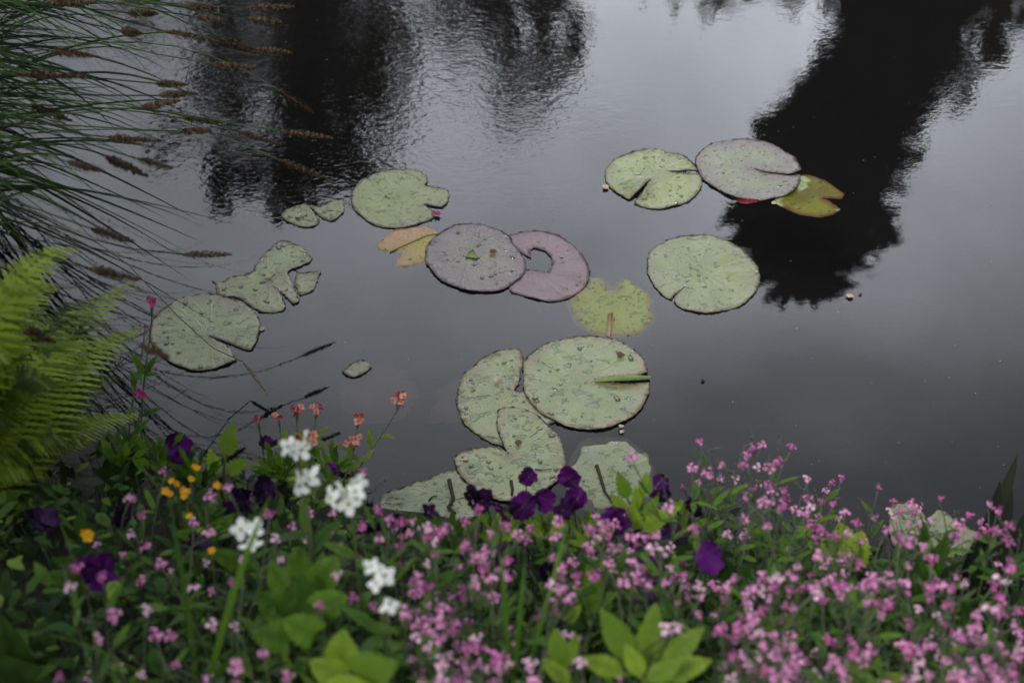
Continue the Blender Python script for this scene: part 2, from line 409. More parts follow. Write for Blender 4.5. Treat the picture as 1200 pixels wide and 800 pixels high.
def ground_mat():
    m, nt, out = new_mat('bank_soil'); L = nt.links
    tc = N(nt, 'ShaderNodeTexCoord')
    n1 = N(nt, 'ShaderNodeTexNoise', Scale=30.0, Detail=6, Roughness=0.7); L.new(tc.outputs['Object'], n1.inputs['Vector'])
    n2 = N(nt, 'ShaderNodeTexNoise', Scale=1.2, Detail=5, Roughness=0.6); L.new(tc.outputs['Object'], n2.inputs['Vector'])
    sep = N(nt, 'ShaderNodeSeparateXYZ'); L.new(tc.outputs['Object'], sep.inputs[0])
    col = mixc(nt, n1.outputs['Fac'], (0.006, 0.005, 0.003), (0.022, 0.017, 0.010))
    gr = mixc(nt, n1.outputs['Fac'], (0.03, 0.055, 0.014), (0.07, 0.11, 0.03))
    dry = mth(nt, 'MULTIPLY', smooth(nt, n2.outputs['Fac'], 0.40, 0.55), smooth(nt, sep.outputs[2], 0.42, 0.56))
    col = mixc(nt, dry, col, gr)
    col = mixc(nt, smooth(nt, sep.outputs[2], 0.0, -0.04), col, (0.009, 0.008, 0.006))
    bs = N(nt, 'ShaderNodeBsdfPrincipled', Roughness=0.9); L.new(col, bs.inputs['Base Color'])
    b = N(nt, 'ShaderNodeBump', Strength=0.8, Distance=0.02); L.new(n1.outputs['Fac'], b.inputs['Height']); L.new(b.outputs[0], bs.inputs['Normal'])
    L.new(bs.outputs[0], out.inputs[0]); return m
M['ground'] = ground_mat()

# ---------------------------------------------------------------- setting
def build_ground():
    xs = np.unique(np.concatenate([np.linspace(-220, -6, 22), np.linspace(-6, -2.2, 20), np.linspace(-2.2, 2.2, 90), np.linspace(2.2, 6, 20), np.linspace(6, 220, 22)]))
    ys = np.unique(np.concatenate([np.linspace(-120, -2, 16), np.linspace(-2, 0.4, 12), np.linspace(0.4, 3.4, 80), np.linspace(3.4, 14, 40), np.linspace(14, 320, 24)]))
    X, Y = np.meshgrid(xs, ys)
    Z = ground_arr(X, Y)
    mb = MB()
    nx = len(xs)
    mb.v = np.stack([X.ravel(), Y.ravel(), Z.ravel()], 1).tolist(); mb.t = [0.5] * len(mb.v)
    for j in range(len(ys) - 1):
        for i in range(nx - 1):
            a = j * nx + i; mb.face(a, a + 1, a + nx + 1, a + nx)
    tag(mb.build('ground', M['ground']), kind='structure')
build_ground()
mb = MB()
w = [mb.vert(p) for p in ((-60, -1, 0), (60, -1, 0), (60, 14, 0), (-60, 14, 0))]
mb.face(*w)
tag(mb.build('water', M['water'], smooth=False), kind='structure')

# ---------------------------------------------------------------- lily pads
def zoomer(x0, y0, s):
    return lambda pts: [(x0 + x / s, y0 + y / s) for x, y in pts]
zA = zoomer(160, 180, 770/260); zB = zoomer(400, 180, 3.75); zC = zoomer(640, 140, 1169/380); zD = zoomer(380, 370, 1200/420); zF = zoomer(860, 500, 907/340)

def catmull(P, step):
    out = []; n = len(P)
    for i in range(n):
        p0, p1, p2, p3 = P[(i-1) % n], P[i], P[(i+1) % n], P[(i+2) % n]
        # keep sharp turns sharp: shrink tangents there
        def tang(a, b, c):
            u = (b - a); v = (c - b)
            if u.length < 1e-9 or v.length < 1e-9: return Vector((0, 0))
            k = max(0.0, u.normalized().dot(v.normalized()))
            k = 0.0 if k < 0.35 else k
            return (c - a) * 0.5 * k
        L = (p2 - p1).length
        t1 = tang(p0, p1, p2); t2 = tang(p1, p2, p3)
        if t1.length > L: t1 = t1 * (L / t1.length)
        if t2.length > L: t2 = t2 * (L / t2.length)
        m = max(2, int(L / step))
        for k in range(m):
            t = k / m; t2_, t3_ = t*t, t*t*t
            out.append(p1 * (2*t3_ - 3*t2_ + 1) + t1 * (t3_ - 2*t2_ + t) + p2 * (-2*t3_ + 3*t2_) + t2 * (t3_ - t2_))
    return out

def inside(poly, x, y):
    c = np.zeros(x.shape, bool); n = len(poly)
    for i in range(n):
        x1, y1 = poly[i]; x2, y2 = poly[(i+1) % n]
        if y1 == y2: continue
        cond = ((y1 > y) != (y2 > y)) & (x < (x2 - x1) * (y - y1) / (y2 - y1) + x1)
        c ^= cond
    return c

def dist_poly(poly, x, y):
    best = np.full(x.shape, 1e9); n = len(poly)
    for i in range(n):
        a = poly[i]; b = poly[(i+1) % n]
        dx, dy = b[0]-a[0], b[1]-a[1]; l2 = dx*dx + dy*dy + 1e-14
        t = np.clip(((x-a[0])*dx + (y-a[1])*dy) / l2, 0, 1)
        best = np.minimum(best, np.hypot(x - a[0] - t*dx, y - a[1] - t*dy))
    return best

def sheet(name, outline_px, center_px, mat, z0=0.006, curl=0.004, rough=0.0012, tilt=(0, 0), sink=None, parent=None, seed=0, grid=0.008, rim=True, bulge=0.0, lift=None, rim_r=0.0018, drown=None):
    rs = random.Random(seed * 77 + 5)
    if z0 > 0: z0 = z0 * 0.34; curl = curl * 0.4
    base = [at(px, py, z0) for px, py in outline_px]
    P = [Vector((p.x, p.y)) for p in base]
    c = at(center_px[0], center_px[1], z0)
    out = catmull(P, 0.0035)
    ph = [rs.uniform(0, 6.28) for _ in range(6)]
    poly = []
    acc = 0
    for i, p in enumerate(out):
        q = out[(i+1) % len(out)]; nrm = Vector((q.y - p.y, p.x - q.x))
        acc += (q - p).length
        if nrm.length > 1e-9: nrm.normalize()
        o = rough * (0.6 * math.sin(acc * 190 + ph[0]) * math.sin(acc * 61 + ph[3]) + 0.5 * math.sin(acc * 420 + ph[1]) * math.sin(acc * 37 + ph[2]) + 0.7 * math.sin(acc * 83 + ph[4]))
        poly.append((p.x + nrm.x * o, p.y + nrm.y * o))
    arr = np.array(poly)
    gx, gy = np.meshgrid(np.arange(arr[:,0].min(), arr[:,0].max(), grid), np.arange(arr[:,1].min(), arr[:,1].max(), grid))
    gx = gx.ravel() + nrs.uniform(-.25, .25, gx.size) * grid; gy = gy.ravel() + nrs.uniform(-.25, .25, gy.size) * grid
    k = inside(poly, gx, gy); gx, gy = gx[k], gy[k]
    k = dist_poly(poly, gx, gy) > grid * 0.45; gx, gy = gx[k], gy[k]
    pts = [Vector(p) for p in poly] + [Vector((x, y)) for x, y in zip(gx, gy)]
    vv, ee, ff, *_ = delaunay_2d_cdt(pts, [], [list(range(len(poly)))], 1, 1e-6)
    ax = np.array([v.x for v in vv]); ay = np.array([v.y for v in vv])
    ed = dist_poly(poly, ax, ay)
    ang = np.arctan2(ay - c.y, ax - c.x); rr = np.hypot(ax - c.x, ay - c.y)
    def zfun(ax, ay, ed, ang, rr):
        z = z0 + curl * np.exp(-ed / 0.006) * (0.65 + 0.6 * np.sin(ang * 5 + ph[0]) * np.sin(ang * 11 + ph[1]))
        z = z + 0.0004 * np.sin(ang * 9 + ph[2]) * np.clip(rr / 0.1, 0, 1) + 0.0004 * np.sin(ax * 55 + ph[3]) * np.sin(ay * 47 + ph[4])
        z = z + bulge * np.exp(-(rr / 0.05)**2)
        z = z + tilt[0] * (ax - c.x) + tilt[1] * (ay - c.y)
        if drown:
            z = z - drown[0] * np.exp(-(ed / (drown[1] * (1 + .5 * np.sin(ang * 3 + ph[1]) + .3 * np.sin(ang * 8 + ph[0]))))**2) * (1 + .3 * np.sin(ax * 160 + ph[2]) * np.sin(ay * 140))
        if sink:
            for (sx, sy, rad, dep) in sink:
                s_ = at(sx, sy, 0)
                z = z - dep * np.exp(-(np.hypot(ax - s_.x, ay - s_.y) / rad)**2)
        if lift:
            for (sx, sy, rad, hh) in lift:
                s_ = at(sx, sy, 0)
                z = z + hh * np.exp(-(np.hypot(ax - s_.x, ay - s_.y) / rad)**2)
        return z
    az = zfun(ax, ay, ed, ang, rr)
    root_c = Vector((c.x, c.y, 0)) if parent is None else Vector(parent['_c'])
    me = bpy.data.meshes.new(name)
    me.from_pydata(list(zip((ax - root_c.x).tolist(), (ay - root_c.y).tolist(), (az - root_c.z).tolist())), [], [tuple(f) for f in ff])
    me.materials.append(mat)
    me.polygons.foreach_set('use_smooth', [True] * len(me.polygons))
    a = me.attributes.new('edge_dist', 'FLOAT', 'POINT'); a.data.foreach_set('value', ed.astype(np.float32))
    a = me.attributes.new('pad_co', 'FLOAT_VECTOR', 'POINT')
    a.data.foreach_set('vector', np.stack([ax - c.x, ay - c.y, np.full(ax.shape, seed * 1.37)], 1).astype(np.float32).ravel())
    me.update()
    if len(me.polygons) and me.polygons[0].normal.z < 0: me.flip_normals()
    o = link(name, me, parent)
    if parent is None: o.location = root_c
    so = o.modifiers.new('thickness', 'SOLIDIFY'); so.thickness = 0.0008; so.offset = -1
    o['_c'] = tuple(root_c)
    if rim:
        pa = np.array(poly); zz = zfun(pa[:,0], pa[:,1], np.zeros(len(pa)), np.arctan2(pa[:,1]-c.y, pa[:,0]-c.x), np.hypot(pa[:,0]-c.x, pa[:,1]-c.y))
        mb = MB(); rings = []
        n = len(poly); acc = 0
        for i in range(n):
            p = Vector((poly[i][0], poly[i][1], zz[i])) - root_c
            q = Vector((poly[(i+1) % n][0], poly[(i+1) % n][1], zz[(i+1) % n])) - root_c
            pr = Vector((poly[i-1][0], poly[i-1][1], zz[i-1])) - root_c
            d, s, u = frame_of(q - pr)
            acc += (q - p).length
            r = rim_r * (0.42 + 0.9 * max(0, math.sin(acc * 300 + ph[5]) * math.sin(acc * 91 + ph[1])) + 0.22 * math.sin(acc * 40 + ph[2]))
            mb.tint = 0.5 + 0.5 * math.sin(acc * 70 + ph[0])
            rings.append([mb.vert(p + s * (r * math.cos(2*PI*k/5)) + u * (r * 1.1 * math.sin(2*PI*k/5) - 0.0006)) for k in range(5)])
        for i in range(n):
            a_, b_ = rings[i], rings[(i+1) % n]
            for k in range(5): mb.face(a_[k], a_[(k+1) % 5], b_[(k+1) % 5], b_[k])
        mb.build('rim', M['rim'], o)
    return o

GP = 'water lily pads floating on the pond'
def pad(label, outline, center, mat, **kw):
    return tag(sheet('lily_pad', outline, center, M[mat], **kw), label, 'lily pad', GP)

p_two = pad('small green lily pad split in two lobes with pale petals lying on it', zA([(505,215),(520,195),(560,180),(588,178),(600,195),(625,220),(633,232),(648,222),(668,235),(690,230),(715,205),(722,180),(715,160),(680,165),(640,183),(596,182),(592,183),(585,200),(560,205),(610,243),(600,255),(560,250),(520,235)][:0] +
    [(505,215),(520,195),(560,180),(590,178),(600,182),(640,183),(680,165),(715,160),(722,180),(715,205),(690,230),(672,235),(648,224),(618,200),(600,186),(612,203),(633,228),(628,246),(600,255),(560,250),(520,235)]), zA([(590,195)])[0], 'pad_bright', z0=0.004, seed=1)
pad('round light green lily pad with notched side and pink blossom at its edge', zB([(45,210),(50,170),(80,125),(130,95),(190,75),(260,70),(330,75),(370,92),(378,118),(366,138),(388,146),(420,150),(460,150),(472,175),(468,215),(440,235),(400,230),(365,222),(388,242),(405,265),(395,290),(350,305),(290,322),(230,328),(170,320),(120,300),(90,275),(60,245)]), zB([(255,205)])[0], 'pad_bright', z0=0.006, seed=2)
p_yel = pad('yellow and orange rotting lily pad half tucked under purplish round pad', zB([(158,400),(175,372),(210,345),(260,325),(320,318),(380,320),(420,338),(456,350),(470,400),(440,470),(372,485),(330,490),(270,495),(236,490),(245,455),(272,432),(215,432),(172,425)]), zB([(320,400)])[0], 'pad_yellow', z0=0.003, seed=3, rough=0.0022, drown=(0.0022, 0.005), rim=False)
p_pur = pad('round purple-green lily pad lying over the edge of mauve pad', zB([(368,450),(375,410),(400,375),(440,345),(500,315),(560,308),(630,315),(700,340),(745,375),(780,430),(808,470),(808,510),(780,550),(740,580),(680,603),(600,605),(520,590),(440,555),(395,510),(375,480)]), zB([(560,415)])[0], 'pad_purple', z0=0.012, seed=4)
pad('mauve lily pad with teardrop gap of open water at its centre', zB([(720,370),(745,358),(800,345),(860,340),(930,352),(990,380),(1040,425),(1075,470),(1090,520),(1080,570),(1050,605),(1000,635),(930,648),(860,640),(790,620),(745,605),(738,590),(745,560),(790,522),(820,512),(862,515),(905,525),(925,490),(920,450),(890,425),(850,415),(832,425),(832,458),(800,440),(745,400)]), zB([(850,500)])[0], 'pad_mauve', z0=0.006, seed=5, rough=0.0006)
p_lim = pad('ragged lime green lily pad with brown specks and orange midrib', zC([(75,655),(95,630),(130,600),(160,565),(190,558),(220,575),(235,602),(260,575),(280,562),(300,570),(320,590),(360,610),(390,650),(398,700),(385,740),(350,770),(290,785),(220,785),(160,770),(110,740),(85,700)]), zC([(235,655)])[0], 'pad_lime', z0=0.0035, seed=6, rough=0.0018, curl=0.001, drown=(0.0036, 0.0065), rim=False)
pad('large round plain green lily pad beside the dark tree reflection', zC([(365,520),(370,485),(400,455),(450,430),(520,418),(600,420),(650,435),(700,465),(745,510),(770,555),(765,595),(740,640),(690,675),(620,693),(550,695),(490,680),(462,655),(470,630),(500,603),(464,632),(452,648),(430,640),(390,600),(370,560)]), zC([(555,548)])[0], 'pad_green', z0=0.006, seed=7)
pad('light green lily pad creased by a raised fold, touching a tilted speckled pad', zC([(215,215),(215,185),(240,150),(300,120),(370,107),(420,107),(435,120),(480,125),(520,150),(546,183),(490,184),(440,188),(490,193),(556,198),(562,230),(550,260),(520,290),(470,310),(410,322),(350,315),(318,302),(345,270),(382,210),(335,262),(298,291),(250,260),(225,240)]), zC([(400,195)])[0], 'pad_bright', z0=0.006, seed=8, lift=[(745,222,0.03,0.010)])
pad('brown-speckled mauve-green lily pad tilted above the water over an olive leaf', zC([(540,155),(550,120),(590,90),(650,77),(720,75),(800,90),(860,120),(900,150),(918,187),(870,198),(800,190),(750,180),(800,196),(870,205),(915,203),(905,240),(880,265),(840,280),(770,290),(700,280),(650,262),(600,235),(560,200)]), zC([(725,170)])[0], 'pad_spotted', z0=0.024, seed=9, curl=0.005, tilt=(0.03, 0.02))
pad('olive and brown half-sunk lily leaf with pale green patch and split tip', zC([(815,302),(840,270),(880,225),(920,203),(960,203),(1010,225),(1060,258),(1075,268),(1065,288),(1000,283),(1040,308),(1062,326),(1030,345),(980,352),(920,345),(860,320)]), zC([(900,290)])[0], 'pad_olive', z0=0.003, seed=10, rim_r=0.0007)
pad('torn green lily pad with scalloped edge and broken lobe behind plain pad', zA([(265,442),(275,462),(278,492),(330,497),(380,515),(420,545),(450,553),(490,548),(515,535),(519,520),(490,475),(464,442),(490,466),(515,497),(545,520),(562,515),(558,490),(548,462),(533,435),(530,408),(560,395),(600,375),(612,362),(595,345),(570,325),(520,303),(495,305),(465,330),(440,345),(425,375),(400,410),(370,420),(330,430),(300,445)]), zA([(450,430)])[0], 'pad_wet', z0=0.005, seed=11, rough=0.0026)
torn = bpy.data.objects['lily_pad.010']
sheet('torn_lobe', zA([(556,408),(572,415),(610,413),(636,412),(630,440),(610,475),(572,492),(560,482),(552,450)]), zA([(540,420)])[0], M['pad_wet'], z0=0.0035, parent=torn, seed=21, rough=0.0015)
p_left = pad('round green lily pad with slit, crossed by bent sedge stems', zA([(395,682),(420,640),(428,590),(410,550),(370,520),(300,495),(240,487),(180,495),(120,520),(75,555),(50,590),(45,630),(60,670),(90,700),(130,730),(190,750),(250,750),(300,735),(345,714),(328,682),(290,655),(250,632),(300,648),(350,670)]), zA([(250,630)])[0], 'pad_wet', z0=0.009, seed=12)
p_big = pad('largest green lily pad with rolled lip along its slit', zD([(665,175),(672,150),(720,105),(790,80),(870,68),(950,75),(1020,100),(1065,140),(1085,190),(1000,205),(905,213),(1000,228),(1088,222),(1085,260),(1060,310),(1010,350),(950,372),(890,380),(820,370),(750,340),(700,300),(672,260),(668,215)]), zD([(835,228)])[0], 'pad_wet', z0=0.012, seed=13)
pad('green lily pad with scalloped dark margin tucked under the largest pad', zD([(655,115),(610,112),(550,130),(490,175),(455,220),(445,280),(455,335),(490,380),(540,415),(590,432),(625,440),(700,400),(770,350),(720,300),(690,262),(638,250),(655,205),(665,155)]), zD([(636,252)])[0], 'pad_wet', z0=0.005, seed=14, rough=0.0018)
pad('notched two-lobed green lily pad with wet patches behind the pansies', zD([(580,320),(610,306),(660,310),(720,340),(775,390),(800,440),(805,490),(790,540),(740,580),(680,610),(600,620),(540,600),(490,570),(455,530),(435,480),(450,460),(500,445),(570,440),(616,462),(594,420),(580,370)]), zD([(622,466)])[0], 'pad_wet', z0=0.0105, seed=15)
p_half = pad('half-sunk green lily pad with brownish margin behind bright young leaves', zD([(808,520),(820,480),(840,440),(870,410),(930,400),(1010,405),(1060,440),(1100,490),(1115,540),(1110,600),(1050,640),(950,660),(860,640),(810,580)]), zD([(950,560)])[0], 'pad_ragged', z0=0.004, seed=16, drown=(0.004, 0.014), rim=False)
p_rag = pad('ragged-edged dull green lily pad against the flower bank', zD([(195,605),(215,590),(270,570),(320,555),(370,535),(440,520),(480,560),(530,600),(520,660),(450,690),(350,714),(250,700),(190,640)]), zD([(420,600)])[0], 'pad_ragged', z0=0.004, seed=17, rough=0.0035)
pad('pale green lily pad with notch, seen behind flowers near the dark iris leaves', zF([(485,290),(490,260),(510,240),(560,238),(590,270),(602,294),(630,262),(660,265),(700,300),(770,330),(770,350),(720,400),(640,420),(560,420),(500,370),(485,320)]), zF([(605,330)])[0], 'pad_ragged', z0=0.006, seed=18)
sk = [(380 + (180 + 135 * math.cos(a)) / 2.857, 370 + (262 + 100 * math.sin(a)) / 2.857) for a in np.linspace(0, 2*PI, 18, endpoint=False)]
p_sunk = pad('pale purplish lily pad sunk under the water with one tip breaking the surface', sk, (443, 462), 'pad_sunk', z0=-0.018, seed=19, curl=0.0, rim=False, rough=0.004)
sheet('raised_tip', zD([(62,188),(85,165),(115,150),(140,152),(157,168),(150,182),(110,202),(85,202)]), zD([(120,180)])[0], M['pad_green'], z0=0.006, parent=p_sunk, seed=22)
pad('sunken mauve lily leaf corner under the water beside scalloped pad', zD([(345,362),(365,300),(385,245),(440,205),(500,230),(500,340),(400,362)]), zD([(420,290)])[0], 'pad_sunk', z0=-0.014, seed=20, curl=0.0, rim=False, rough=0.004)

def bead_mat():
    m, nt, out = new_mat('water_bead'); L = nt.links
    fr = N(nt, 'ShaderNodeFresnel', IOR=1.5)
    gl = N(nt, 'ShaderNodeBsdfGlossy', Roughness=0.02); tr = N(nt, 'ShaderNodeBsdfTransparent'); tr.inputs['Color'].default_value = (.78, .80, .76, 1)
    mx = N(nt, 'ShaderNodeMixShader'); L.new(fr.outputs[0], mx.inputs[0]); L.new(tr.outputs[0], mx.inputs[1]); L.new(gl.outputs[0], mx.inputs[2]); L.new(mx.outputs[0], out.inputs[0]); return m
M['bead'] = bead_mat()
def beads(o, n, rmin, rmax, rs):
    me = o.data; mb = MB(); P = [p for p in me.polygons]
    ed = me.attributes['edge_dist'].data
    k = 0; tries = 0
    while k < n and tries < n * 8:
        tries += 1
        p = P[rs.randrange(len(P))]
        if min(ed[v].value for v in p.vertices) < .006: continue
        c = p.center; r = rmin + (rmax - rmin) * rs.random()**2.5; el_ = rs.uniform(.7, 1.9); a0 = rs.uniform(0, 3.14); k += 1
        if c.z < .0004: continue
        rings = []; wob = [rs.uniform(.8, 1.2) for _ in range(10)]
        for rr_, zz_ in ((1, 0.0002), (.85, .22), (.5, .38)):
            ring = []
            for q in range(10):
                a = q * .6283; x = math.cos(a) * r * rr_ * el_ * wob[q]; y = math.sin(a) * r * rr_ * wob[q]
                ring.append(mb.vert((c.x + x * math.cos(a0) - y * math.sin(a0), c.y + x * math.sin(a0) + y * math.cos(a0), c.z + zz_ * r)))
            rings.append(ring)
        for A, B in zip(rings, rings[1:]):
            for q in range(10): mb.face(A[q], A[(q+1) % 10], B[(q+1) % 10], B[q])
        mb.face(*rings[-1])
    b = mb.build('water_beads', M['bead'], o); b['kind'] = 'stuff'
brs = random.Random(3)
for o in [x for x in bpy.data.objects if x.name.startswith('lily_pad')]:
    m_ = o.data.materials[0].name
    if m_ == 'pad_sunk': continue
    beads(o, {'pad_wet': 34, 'pad_purple': 34, 'pad_bright': 34, 'pad_green': 40}.get(m_, 16), .0018, .0060 if m_ in ('pad_wet', 'pad_purple') else .0042, brs)

def pad_child(name, parent, mb, mat):
    c = Vector(parent['_c']); mb.v = [(x - c.x, y - c.y, z - c.z) for x, y, z in mb.v]
    return mb.build(name, mat, parent)
# rolled lip on the largest pad
mb = MB(); rows = []
for i in range(13):
    t = i / 12; x = 906 + 186 * t
    lo = at(*zD([(x, 222 - 12*t)])[0], 0.007 + 0.010 * math.sin(PI*t))
    hi = at(*zD([(x, 211 - 10*t - 9*math.sin(PI*t))])[0], 0.0055 + 0.004 * math.sin(PI*t))
    mid = (lo + hi) / 2 + Vector((0, 0, 0.006 * math.sin(PI*t)))
    mb.tint = rnd.random()
    rows.append([mb.vert(p) for p in (hi, mid, lo, lo - Vector((0, -0.004, 0.004)))])
for a, b in zip(rows, rows[1:]):
    for k in range(3): mb.face(a[k], a[k+1], b[k+1], b[k])
pad_child('folded_lip', p_big, mb, M['lip'])
# little green flap on the purplish pad, orange midrib on the lime pad, yellow vein on rotting pad
def flat_patch(px_pts, z, name, parent, mat, thick=0.0015):
    mb = MB(); top = [mb.vert(at(x, y, z + 0.002 * rnd.random())) for x, y in px_pts]; bot = [mb.vert(at(x, y, z - thick)) for x, y in px_pts]
    mb.face(*top); mb.face(*bot[::-1])
    n = len(top)
    for i in range(n): mb.face(top[i], top[(i+1) % n], bot[(i+1) % n], bot[i])
    return pad_child(name, parent, mb, mat)
flat_patch(zB([(545,452),(560,432),(578,420),(590,438),(600,460),(570,456)]), 0.0065, 'torn_flap', p_pur, M['lip'])
flat_patch(zC([(222,700),(240,695),(243,725),(234,760),(228,784),(219,780),(221,740)]), 0.0032, 'rotten_midrib', p_lim, M['straw'])
mb = MB(); tube(mb, [at(*q, 0.0022) for q in zB([(215,432),(260,410),(310,388),(380,358),(440,350),(460,352)])], 0.0022, 0.0011, 5); pad_child('midrib', p_yel, mb, M['leaf_lime'])
flat_patch(zC([(686,290),(700,285),(740,287),(768,288),(760,298),(725,304),(700,302)]), 0.006, 'underside_reflection', bpy.data.objects['lily_pad.008'], M['pad_red'])  # red slab painted in for the underside's reflection on the water

# ---------------------------------------------------------------- flotsam on the water and the pads
def crumpled(mb, c, r, n=7):
    pts = [mb.vert(c + Vector((r * rnd.uniform(.6, 1.2) * math.cos(2*PI*k/n), r * rnd.uniform(.6, 1.2) * math.sin(2*PI*k/n), rnd.uniform(-.1, .45) * r))) for k in range(n)]
    mid = mb.vert(c + Vector((0, 0, 0.35 * r))); low = mb.vert(c - Vector((0, 0, 0.3 * r)))
    for k in range(n):
        mb.tint = rnd.random()
        mb.face(pts[k], pts[(k+1) % n], mid); mb.face(pts[(k+1) % n], pts[k], low)
for (px, py, r, z, lab) in [
    (996, 348, 0.008, 0.004, 'pale crumpled seed husk floating alone on open water beyond round pad'),
    (886, 319, 0.005, 0.010, 'pale fallen petal on the rim of the round pad'),
    (728, 500, 0.007, 0.010, 'tan seed husk between the largest pad and the half-sunk pad'),
    (729, 506, 0.006, 0.004, 'smaller tan seed husk in front of its twin between pads'),
    (583, 446, 0.008, 0.012, 'curled buff petal lying on the scalloped pad under the largest one'),
    (710, 220, 0.009, 0.004, 'pale yellow petal floating by the creased light green pad'),
    (907, 239, 0.007, 0.008, 'yellow petal scrap caught under the tilted speckled pad'),
    (350, 253, 0.010, 0.010, 'cluster of pale petals on the small two-lobed pad'),
    (577, 296, 0.010, 0.017, 'brown dried floret resting on the purple-green pad'),
    (315, 325, 0.007, 0.010, 'bleached floret lying in the centre of the torn pad'),
    (307, 386, 0.006, 0.003, 'white speck of petal at the rim of the slit pad'),
    (607, 520, 0.008, 0.014, 'reddish-brown husk on the notched two-lobed pad'),
    (546, 538, 0.007, 0.014, 'bleached petal on the two-lobed pad near the ragged pad'),
    (727, 417, 0.010, 0.018, 'small brown withered petal on the far side of the largest pad'),
    (824, 446, 0.005, 0.003, 'tiny dark seed floating on open water past the largest pad'),
    (1008, 345, 0.004, 0.003, 'tiny dark seed beside the pale husk on open water')]:
    mb = MB(); crumpled(mb, Vector((0, 0, r * 0.3)), r)
    o = mb.build('fallen_petal' if 'petal' in lab else 'floating_debris', M['twig'] if 'dark' in lab else (M['spike'] if 'brown' in lab else M['debris']), smooth=False)
    o.location = at(px, py, z * .38); o.rotation_euler = (0, 0, rnd.uniform(0, 6))
    tag(o, lab, 'petal' if 'petal' in lab else 'debris', 'bits fallen on the pond')
def twig(pts, z, r, lab):
    mb = MB(); P = [at(x, y, z * .36 + 0.001) for x, y in pts]; c = P[0].copy()
    tube(mb, [p - c for p in P], r, r * 0.6, 6)
    o = mb.build('fallen_twig', M['twig']); o.location = c
    tag(o, lab, 'twig', 'bits fallen on the pond')
twig(zD([(418,548),(425,580),(432,610),(415,640),(440,660)]), 0.010, 0.0042, 'thick dark crooked twig lying on ragged pad')
twig(zD([(350,618),(360,605),(380,602)]), 0.008, 0.0018, 'short thin dark twig on the ragged pad')
twig(zD([(912,500),(925,540),(940,590),(960,615),(975,640)]), 0.009, 0.0036, 'long dark withered stem lying on the half-sunk pad')
twig(zD([(625,552),(630,580),(628,600)]), 0.015, 0.0036, 'short brown stem on the two-lobed pad')
twig(zD([(705,513),(730,515),(762,512)]), 0.014, 0.0014, 'fine dark twig on the two-lobed pad')
mb = MB()
prs = random.Random(8)
for k in range(240):
    c = at(prs.uniform(120, 1180), prs.uniform(20, 600), 0.0006); r = prs.uniform(.0006, .0019); mb.tint = prs.random()
    if c.y < float(np.interp(c.x, SX, SY)) + .02: continue
    ring = [mb.vert(c + Vector((r * math.cos(q * 1.2566) * prs.uniform(.6, 1.3), r * math.sin(q * 1.2566) * prs.uniform(.6, 1.3), 0))) for q in range(5)]
    top = mb.vert(c + Vector((0, 0, r * .5)))
    for q in range(5): mb.face(ring[q], ring[(q + 1) % 5], top)
tag(mb.build('pollen_specks', M['straw']), kind='stuff')
mb = MB()
for k in range(6):
    a = k * PI / 3 + .2
    petal(mb, Vector((0, 0, 0.004)), Vector((math.cos(a), math.sin(a), .2)), Vector((0, 0, 1)), 0.011, 0.006, 0.4)
o = mb.build('fallen_blossom', M['magenta']); o.location = at(512, 253, 0.0005)
tag(o, 'bright pink blossom floating at the notch of the round pad', 'blossom', 'bits fallen on the pond')

# ---------------------------------------------------------------- landmark labels for plants that repeat
LAND = [(350, 690, 'the heart-leaved plant'), (410, 775, 'the front heart leaf'), (760, 750, 'the bright primrose rosette'), (650, 765, 'the small primrose'),
        (116, 668, 'the big violet pansy'), (445, 672, 'the lowest white flowers'), (410, 578, 'the broadest white flowers'), (350, 525, 'the highest white flowers'),
        (772, 573, 'the lone violet pansy'), (830, 650, 'the half-open violet pansy'), (640, 580, 'the row of pansies'),
        (990, 630, 'the lime green leaves'), (1085, 615, 'the pale pad'), (1175, 640, 'the dark iris leaves'), (215, 690, 'the strap-leaved plant'),
        (590, 690, 'the upright strap leaf'), (103, 626, 'the lone yellow flower'), (210, 570, 'the orange-yellow flowers'), (1050, 690, 'the dark leaf tuft'),
        (920, 690, 'the broad-leaved tuft'), (1165, 775, 'the front corner leaves'), (1000, 775, 'the low front leaves'), (500, 640, 'the ragged pad'),
        (890, 530, 'the tallest sprays'), (240, 770, 'the fallen strap leaf')]
ORD = ['nearest', 'second', 'third', 'fourth', 'fifth', 'sixth', 'seventh', 'eighth', 'ninth', 'tenth', 'eleventh', 'twelfth', 'thirteenth', 'fourteenth', 'fifteenth']
def relabel(items, fmt):
    """items: (object, px, py, extra); one phrase each from the nearest landmark, the side of it and the order"""
    buckets = {}
    for o, px, py, ex in items:
        l = min(LAND, key=lambda q: (q[0]-px)**2 + (q[1]-py)**2)
        dx, dy = px - l[0], py - l[1]
        side = ('behind' if dy < 0 else 'in front of') if abs(dy) > abs(dx) * 0.8 else ('on the fern side of' if dx < 0 else 'on the iris side of')
        buckets.setdefault((l[2], side), []).append((dx*dx + dy*dy, o, ex))
    for (lm, side), rows in buckets.items():
        rows.sort(key=lambda r: r[0])
        for i, (_, o, ex) in enumerate(rows):
            o['label'] = fmt(ORD[i] if len(rows) > 1 else 'single', side, lm, ex)

# ---------------------------------------------------------------- pink forget-me-nots
NUMW = {1: 'one', 2: 'two', 3: 'three', 4: 'four', 5: 'five', 6: 'six'}
def rand_dir(base, spread, rs=rnd):
    v = Vector((rs.gauss(0, 1), rs.gauss(0, 1), rs.gauss(0, 1))) * spread
    return (Vector(base) + v).normalized()

